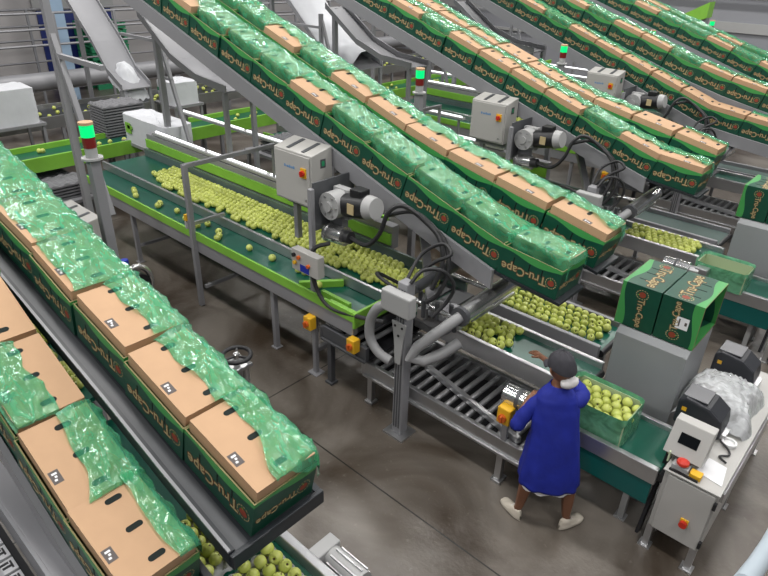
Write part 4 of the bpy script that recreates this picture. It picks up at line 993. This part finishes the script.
for i in range(9): a = i*2*math.pi/9; b.bar((-1.95, 1.80+.078*math.cos(a), .66+.078*math.sin(a)), (-1.72, 1.80+.078*math.cos(a), .66+.078*math.sin(a)), .01, .016)
b.build('cooling_fins', 'steel', t)
MB().box(-2.08, -1.98, 1.655, 1.88, .58, .74).build('gearbox', 'light_grey', t, bev=.01)
# hand wheel valve and hose reel between the lines
def handwheel(label, x, y, z, rw=.125):
    t = thing('hand_wheel_valve', label, 'valve', (x, y, 0))
    MB().tube([(x+rw*math.cos(a*math.pi/12), y+rw*math.sin(a*math.pi/12), z) for a in range(25)], .02, 10, False).build('wheel', 'rubber', t, True)
    b = MB()
    for a in range(3): c, s = math.cos(a*2.094+.4)*rw, math.sin(a*2.094+.4)*rw; b.bar((x, y, z-.01), (x+c, y+s, z), .018)
    b.build('spoke', 'black', t); MB().lathe([(.03, z-.03), (.03, z+.02), (.012, z+.03)], (x, y, 0), 14).build('hub', 'bright_steel', t, smooth=True)
    b = MB()
    for dx, dyy in ((-.05, -.05), (.05, -.05), (.05, .05), (-.05, .05)): b.cyl((x+dx, y+dyy, .02), (x+dx, y+dyy, z-.1), .032, 12)
    b.build('column', 'steel', t, smooth=True); MB().box(x-.10, x+.10, y-.10, y+.10, z-.12, z-.08).build('bracket', 'steel', t, bev=.01); MB().box(x-.15, x+.15, y-.15, y+.15, 0, .02).build('base_plate', 'paint_grey', t)
    MB().cyl((x, y, z-.12), (x, y, z), .015, 8).build('spindle', 'steel', t)
handwheel('black hand wheel on a steel column beside the left carton row', -3.95, 2.50, .92)
for lab, pts in (('black hose running left from the hand wheel column', [(-4.02,2.44,.84),(-4.2,2.32,.9),(-4.5,2.1,.85),(-4.7,2.0,.6)]), ('black hose looping at the foot of the hand wheel column', [(-3.88,2.52,.55),(-3.70,2.56,.6),(-3.62,2.55,.5),(-3.65,2.52,.3),(-3.87,2.46,.2)])):
    o = MB().tube(pts, .024, 8, True, 6).build('hose', 'rubber', None, True); tag(o, lab, 'hose')
t = thing('pump', 'steel ring pump with blue cap behind the left carton row', 'pump', (-5.80, 2.50, 0))
MB().tube([(-5.72, 2.52+.16*math.cos(a*math.pi/12), .95+.20*math.sin(a*math.pi/12)) for a in range(25)], .03, 10, False).build('ring', 'bright_steel', t, True)
MB().cyl((-5.86, 2.52, .95), (-5.66, 2.52, .95), .13, 20).build('body', 'black', t, smooth=True); MB().box(-6.0, -5.86, 2.42, 2.62, 0, 1.0).build('stand', 'paint_grey', t); MB().cyl((-5.93, 2.52, 1.0), (-5.93, 2.52, 1.16), .04, 12).build('cap', 'blue', t, smooth=True)
# machine deck at the bottom left corner
t = thing('deck_machine', 'grey sheet deck with rows of black slots at the bottom left corner', 'machine', (-2.7, .3, 0))
MB().box(-3.9, -1.8, .43, .55, 1.17, 1.20).build('sheet', 'paint_grey', t, bev=.004); MB().box(-3.9, -1.8, .41, .43, .98, 1.20).build('side', 'paint_grey', t)
b = MB().box(-3.9, -2.0, -.5, .40, .92, .96)
r = random.Random(8); b.m(1)
for i in range(15):
    for j in range(7):
        xx, yy = -3.85+i*.12, -.46+j*.12; b.box(xx, xx+.10, yy, yy+.10, .96, .975)
b.m(2)
for i in range(15):
    for j in range(7):
        xx, yy = -3.85+i*.12, -.46+j*.12; b.box(xx+.02, xx+.035, yy+.02, yy+.07, .975, .979).box(xx+.05, xx+.065, yy+.03, yy+.08, .975, .979).box(xx+.02, xx+.08, yy+.075, yy+.085, .975, .979)
b.build('slotted_deck', ['black', 'pulp_light', 'black'], t); legs(t, [(-3.8, .38), (-2.1, .38), (-3.8, -.4), (-2.1, -.4)], .92)
for i in range(6): MB().box(-3.7+i*.28, -3.58+i*.28, .16, .26, .975, 1.03).build('black_block', 'black', t, bev=.006)
# loose and packed apples on the worker's line and the next one
k0, k1 = 0, PITCH
apples([(x, y, .999) for x, y in ((-8.3,3.86),(-8.2,3.82),(-8.05,3.76),(-7.55,3.84),(-7.5,3.78),(-7.15,3.86),(-6.9,3.9),(-6.85,3.8),(-6.55,3.78),(-6.5,3.9),(-6.2,3.86),(-6.1,3.8),(-6.05,3.74),(-5.55,3.84),(-5.15,3.86),(-4.72,3.88),(-4.63,3.9),(-4.3,3.80))], 'loose green apple scattered on the lower sorting belt', 'loose apples on the lower sorting belt')
pk = spots(-8.55, -3.35, 4.16, 4.66, 1.068, .083, .074, .008, .02, 3)
pk = [p for p in pk if p[1] > 4.16+max(0, (-8.0-p[0]))*.3 and p[1] < 4.70]
apples(spots(-2.98, -2.38, 4.36, 4.70, .872, .083, .076, .008, .03, 12), 'green apple in the batch on the belt beside the steel arm tube', 'apples beside the steel arm')
apples(spots(-2.9, -2.5, 4.4, 4.62, .93, .09, .085, .01, .25, 14), 'green apple lying on top of the batch beside the steel arm tube', 'apples beside the steel arm, top layer')
apples(spots(-2.95, -1.85, 5.17, 5.56, .822, .083, .078, .008, .02, 15), 'green apple in the batch on the far outfeed belt', 'apples on the far outfeed belt')
STUFF += spots(-2.7, -1.8, 4.36+k1, 4.70+k1, .872, .083, .076, .008, .03, 16)
clear_sheet(0)
pk.sort(key=lambda p: -p[0])
print('APPLES', NAPP[0]); room = max(0, 298-NAPP[0])
apples(pk[:room], 'small green apple near the drive end of the packed sorting belt', 'apples packed at the drive end of the sorting belt'); STUFF += pk[room:]
STUFF += spots(-8.5, -3.4, 4.16+k1, 4.66+k1, 1.068, .083, .074, .008, .3, 33)+spots(-7.5, -3.2, 4.16+2*k1, 4.66+2*k1, 1.068, .09, .08, .008, .4, 34)
stuff_apples()
# pale blue hand rail of the walkway, bottom right corner
o = MB().tube([(.075, 3.30, 1.35), (.062, 2.83, 1.6), (.045, 2.45, 1.8), (.025, 2.1, 2.0)], .04, 14).build('hand_rail', 'pale_blue', None, True, loc=(.03, 2.3, 1.6)); tag(o, 'pale blue hand rail end at the bottom right corner', 'railing')
MB().box(.045, .105, 3.26, 3.32, 0, 1.35).build('post', 'pale_blue', o)
# ------------------------------------------------------------------ the worker
def person():
    t = thing('person', 'person in blue work coat, grey cap and white hair net at the packing belt', 'person', (-1.38, 3.58, 0))
    F = Vector((-.62, .78, 0)); Rt = Vector((.78, .62, 0)); Z = Vector((0, 0, 1))
    V = []; E = []; RAD = []
    DZ = .065
    def zm(p): return (p[0], p[1], p[2]-(DZ*min(1, max(0, (p[2]-.93)/.30))))
    def v(p, r): V.append(zm(p)); RAD.append(r if isinstance(r, tuple) else (r, r)); return len(V)-1
    def chain(i, pts):
        for p, r in pts: j = v(p, r); E.append((i, j)); i = j
        return i
    pel = v((-1.39, 3.585, .86), (.11, .11))
    sp = chain(pel, [((-1.42, 3.60, 1.02), (.09, .09)), ((-1.45, 3.625, 1.16), (.08, .08)), ((-1.46, 3.64, 1.26), (.06, .06))])
    neck = chain(sp, [((-1.47, 3.65, 1.36), .055), ((-1.475, 3.66, 1.44), .06)])
    la = chain(sp, [((-1.555, 3.565, 1.24), .045), ((-1.615, 3.495, 1.07), .042), ((-1.65, 3.44, .93), .040), ((-1.68, 3.57, 1.0), .036), ((-1.70, 3.69, 1.055), .027)])
    ra = chain(sp, [((-1.35, 3.71, 1.23), .045), ((-1.365, 3.86, 1.17), .042), ((-1.47, 3.97, 1.17), .042), ((-1.64, 4.03, 1.195), .036), ((-1.82, 4.09, 1.20), .027)])
    def hand(w, base, d, side, up, curl):
        d = Vector(d).normalized(); side = Vector(side).normalized(); up = Vector(up).normalized()
        palm = chain(w, [(Vector(base)+d*.045, (.032, .018))])
        c = Vector(base)+d*.06
        for o, L in ((-.030, .062), (-.010, .074), (.011, .078), (.031, .068)):
            a = c+side*o+d*.015; chain(palm, [(a, .0095), (a+d*L*.5-up*curl*.3, .0088), (a+d*L*.85-up*curl, .0075)])
        th = Vector(base)+d*.02+side*.035; chain(palm, [(th, .011), (th+side*.022+d*.022, .0095), (th+side*.03+d*.045-up*.008, .008)])
    hand(la, (-1.702, 3.705, 1.06), (.12, 1, -.12), (1, .05, 0), (0, 0, 1), .022)
    hand(ra, (-1.84, 4.10, 1.20), (-1, .32, -.12), (-.3, -1, 0), (0, 0, 1), .018)
    ll = chain(pel, [((-1.48, 3.54, .80), (.09, .09)), ((-1.51, 3.51, .46), .06), ((-1.515, 3.49, .30), .056), ((-1.53, 3.47, .10), .036), ((-1.56, 3.475, .045), .035), ((-1.64, 3.50, .03), .03)])
    rl = chain(pel, [((-1.30, 3.65, .80), (.09, .09)), ((-1.23, 3.66, .46), .06), ((-1.215, 3.655, .30), .056), ((-1.20, 3.66, .10), .036), ((-1.185, 3.69, .045), .035), ((-1.15, 3.78, .03), .03)])
    me = bpy.data.meshes.new('sk'); me.from_pydata(V, E, []); ob = bpy.data.objects.new('sk', me); COL.objects.link(ob)
    sk = ob.modifiers.new('s', 'SKIN'); sk.use_smooth_shade = True; ob.modifiers.new('u', 'SUBSURF').levels = 1
    for i, r in enumerate(RAD): me.skin_vertices[0].data[i].radius = r
    me.skin_vertices[0].data[0].use_root = True
    bpy.context.view_layer.update(); dg = bpy.context.evaluated_depsgraph_get(); ev = ob.evaluated_get(dg); sm = ev.to_mesh()
    b = MB(); b.v = [tuple(x.co) for x in sm.vertices]; b.f = [list(p.vertices) for p in sm.polygons]; b.mi = [0]*len(b.f)
    ev.to_mesh_clear(); bpy.data.objects.remove(ob)
    # head: turned to the left along the belt, tilted down
    L = Vector((-.90, .40, -.18)).normalized(); S = L.cross(Z).normalized(); U = S.cross(L)
    hc = Vector((-1.485, 3.665, 1.435))
    def head(u, w):
        a = 2*math.pi*u; p = math.pi*w; x, y, z = math.sin(p)*math.cos(a), math.sin(p)*math.sin(a), -math.cos(p)
        fx = .098*x; wy = .076*y*(1-.18*max(0, -z)); hz = .115*z
        if x > 0: fx += .024*math.exp(-((y*.076/.014)**2))*math.exp(-((z+.12)/.16)**2) - .010*math.exp(-((abs(y)-.42)/.18)**2)*math.exp(-((z-.05)/.12)**2) + .006*math.exp(-((z+.45)/.07)**2)*math.exp(-(y/.35)**2)
        return tuple(hc+L*fx+S*wy+U*hz)
    b.grid(40, 28, head)
    for sgn in (-1, 1):
        e = hc+S*(sgn*.076)-U*.01; b.tube([e-L*.012+U*.025, e+S*sgn*.014+U*.03, e+S*sgn*.016, e-U*.03], [.008, .012, .011, .006], 8)
    body = b.build('body', 'skin', t, True)
    for p in body.data.polygons: p.use_smooth = True
    for sgn in (-1, 1):
        e = hc+L*.086+S*(sgn*.031)+U*.006; q = MB(); q.lathe([(.001, -.010), (.008, -.005), (.010, 0), (.008, .005), (.001, .010)], tuple(e), 10); q.build('eye', 'white', t, True)
    q = hc+L*.098-U*.052; MB().tube([q-S*.022-L*.008, q, q+S*.022-L*.008], [.003, .006, .003], 8).build('mouth', 'emblem_red', t, True)
    # cap with a peak
    def cap(u, w):
        a = 2*math.pi*u; p = math.pi*(.5+.5*w)*1.0; x, y, z = math.sin(p)*math.cos(a), math.sin(p)*math.sin(a), -math.cos(p)
        f = 1+.03*math.sin(8*a)*z+.04*N(x*4, y*4, z*4)
        return tuple(hc+U*.018-L*.008+L*(.118*x*f)+S*(.098*y*f)+U*(.128*max(z, 0)*f - .035*max(0, -x)*(1-z)))
    c = MB().grid(36, 12, cap).build('cap', 'cap', t, True)
    pk = MB()
    def peak(u, w):
        a = (u-.5)*2.0; r = .10+.075*w*math.cos(a*.9)
        return tuple(hc+U*(.022-.018*w-.01*abs(a))+L*(r*math.cos(a))+S*(.098*math.sin(a)*(1+.05*w)))
    pk.grid(16, 5, peak); k = pk.build('cap_peak', 'cap', t, True)
    m = k.modifiers.new('solid', 'SOLIDIFY'); m.thickness = .006
    def bun(u, w):
        a = 2*math.pi*u; p = math.pi*w; d = Vector((math.sin(p)*math.cos(a), math.sin(p)*math.sin(a), -math.cos(p)))
        r = 1+.16*abs(N(d.x*4, d.y*4, d.z*4+2))
        return tuple(hc-L*.075-S*0+S*.02-U*.088+L*(d.x*.042*r)+S*(d.y*.075*r)+U*(d.z*.046*r))
    MB().grid(28, 16, bun).build('hair_net', 'cloth_white', t, True)
    # coat body
    rings = [(1.375, -1.472, 3.652, .066, .062), (1.345, -1.468, 3.645, .085, .072), (1.31, -1.462, 3.638, .125, .085), (1.27, -1.457, 3.632, .152, .10), (1.17, -1.445, 3.625, .172, .115), (1.05, -1.43, 3.61, .185, .118), (.93, -1.41, 3.60, .182, .125), (.80, -1.40, 3.59, .20, .142), (.65, -1.385, 3.58, .22, .155), (.54, -1.38, 3.575, .235, .165), (.46, -1.375, 3.57, .238, .168)]
    def coat(u, w):
        q = w*(len(rings)-1)*.9999; i = int(q); f = q-i; A = [rings[i][j]*(1-f)+rings[i+1][j]*f for j in range(5)]
        a = 2*math.pi*u; n = 2.4; c, s = math.cos(a), math.sin(a)
        rx = math.copysign(abs(c)**(2/n), c)*A[3]; ry = math.copysign(abs(s)**(2/n), s)*A[4]
        fold = 1+(.035*math.sin(9*a+2*w)*max(0, w-.45)*2)+.05*N(c*3, s*3, w*7)
        p = Vector(zm((A[1], A[2], A[0])))+Rt*rx*fold+F*ry*fold
        return tuple(p+Z*(.012*N(c*4, s*4, 9) if w > .9 else 0))
    o = MB().grid(64, 44, coat).build('coat', 'coat', t, True); m = o.modifiers.new('solid', 'SOLIDIFY'); m.thickness = .006
    def slv(pts, rr): 
        o = MB().tube(pts, rr, 16, False, 5)
        return o
    for pts, rs in (([(-1.48,3.615,1.24),(-1.55,3.57,1.225),(-1.615,3.495,1.07),(-1.65,3.44,.93),(-1.66,3.49,.955),(-1.67,3.535,.98)], [.055,.056,.056,.056,.050,.046]),
                    ([(-1.43,3.66,1.24),(-1.355,3.705,1.225),(-1.355,3.86,1.19),(-1.44,3.955,1.17),(-1.53,3.985,1.18)], [.055,.060,.058,.056,.052])):
        nn = (len(pts)-1)*5+1; rad = []
        for i in range(nn): q = i/5; j = min(int(q), len(rs)-2); f = q-j; rad.append((rs[j]*(1-f)+rs[j+1]*f)*(1+.05*math.sin(i*1.9)))
        o = MB().tube([zm(q_) for q_ in pts], rad, 18, False, 5).build('sleeve', 'coat', t, True)
        m = o.modifiers.new('solid', 'SOLIDIFY'); m.thickness = .004
    def hem(u, w):
        a = 2*math.pi*u; c, s = math.cos(a), math.sin(a); n = 2.4
        rx = math.copysign(abs(c)**(2/n), c)*(.185+.033*w); ry = math.copysign(abs(s)**(2/n), s)*(.12+.027*w)
        return tuple(Vector((-1.375, 3.57, .53-.105*w+.008*math.sin(11*a)))+Rt*rx*(1+.03*math.sin(9*a))+F*ry*(1+.03*math.sin(9*a)))
    MB().grid(48, 6, hem).build('skirt', 'cloth_white', t, True)
    # shoes
    for (hx, hy), (tx, ty) in (((-1.50, 3.45), (-1.70, 3.525)), ((-1.205, 3.60), (-1.13, 3.82))):
        h = Vector((hx, hy, 0)); d = (Vector((tx, ty, 0))-h); Ln = d.length; d.normalize(); s = d.cross(Z)
        def shoe(u, w):
            a = 2*math.pi*u; prog = w; wd = .050*max(.02, 1-abs(2*prog-1)**3.2)**.5*(.86+.14*prog)
            ht = .105-.05*min(1, max(0, (prog-.30)/.45)) - .03*max(0, (prog-.85)/.15)**2
            if prog < .02 or prog > .98: ht *= .55
            x = prog*(Ln+.03)-.015; c, sn = math.cos(a), math.sin(a)
            z = ht*.5+ht*.5*math.copysign(abs(sn)**.6, sn)
            return tuple(h+d*x+s*(wd*math.copysign(abs(c)**.7, c))*(1 if z < .05 else .8)+Z*max(z, .001))
        so = MB().grid(24, 24, shoe).build('shoe', 'shoe', t, True)
        b = MB()
        for i in range(4):
            e = h+d*(Ln*(.42+.09*i))+Z*(.088-.012*i); b.bar(tuple(e-s*.02), tuple(e+s*.02), .006, .006)
        b.build('laces', 'cloth_white', so)
person()
# ------------------------------------------------------------------ light, sky, camera
pbr_done = True
def area(x, y, z, sx, sy, e, col=(1, .98, .95), rot=(0, 0, 0)):
    l = bpy.data.lights.new('hall_lamp', 'AREA'); l.shape = 'RECTANGLE'; l.size = sx; l.size_y = sy; l.energy = e; l.color = col
    o = bpy.data.objects.new('hall_lamp', l); COL.objects.link(o); o.location = (x, y, z); o.rotation_euler = rot; return o
for x in (-14, -9.8, -5.6, -1.4, 2.8):
    for y in (-2.9, 1.9, 6.6, 11.4, 16.2, 21):
        area(x, y, 7.2, 1.6, .5, 136)
w = bpy.data.worlds.new('hall'); SC.world = w; w.use_nodes = True
w.node_tree.nodes['Background'].inputs[0].default_value = (.72, .80, .95, 1); w.node_tree.nodes['Background'].inputs[1].default_value = .09
cam = bpy.data.cameras.new('camera'); co = bpy.data.objects.new('camera', cam); COL.objects.link(co); SC.camera = co
f, pitch, roll, yaw = 616.307, .5002721, .0305177, .7267877
cam.sensor_width = 36; cam.lens = f*36/768; cam.clip_start = .05; cam.clip_end = 200
cp, sp, cy, sy = math.cos(pitch), math.sin(pitch), math.cos(yaw), math.sin(yaw)
fw = Vector((-cp*sy, cp*cy, -sp)); rt = Vector((cy, sy, 0)); up = rt.cross(fw)
r2 = rt*math.cos(roll)+up*math.sin(roll); u2 = -rt*math.sin(roll)+up*math.cos(roll)
M = Matrix((r2, u2, -fw)).transposed().to_4x4(); M.translation = (0, 0, 4.1); co.matrix_world = M
vs = SC.view_settings; vs.view_transform = 'Standard'; vs.look = 'None'; vs.gamma = 1; vs.exposure = 0; vs.use_curve_mapping = False
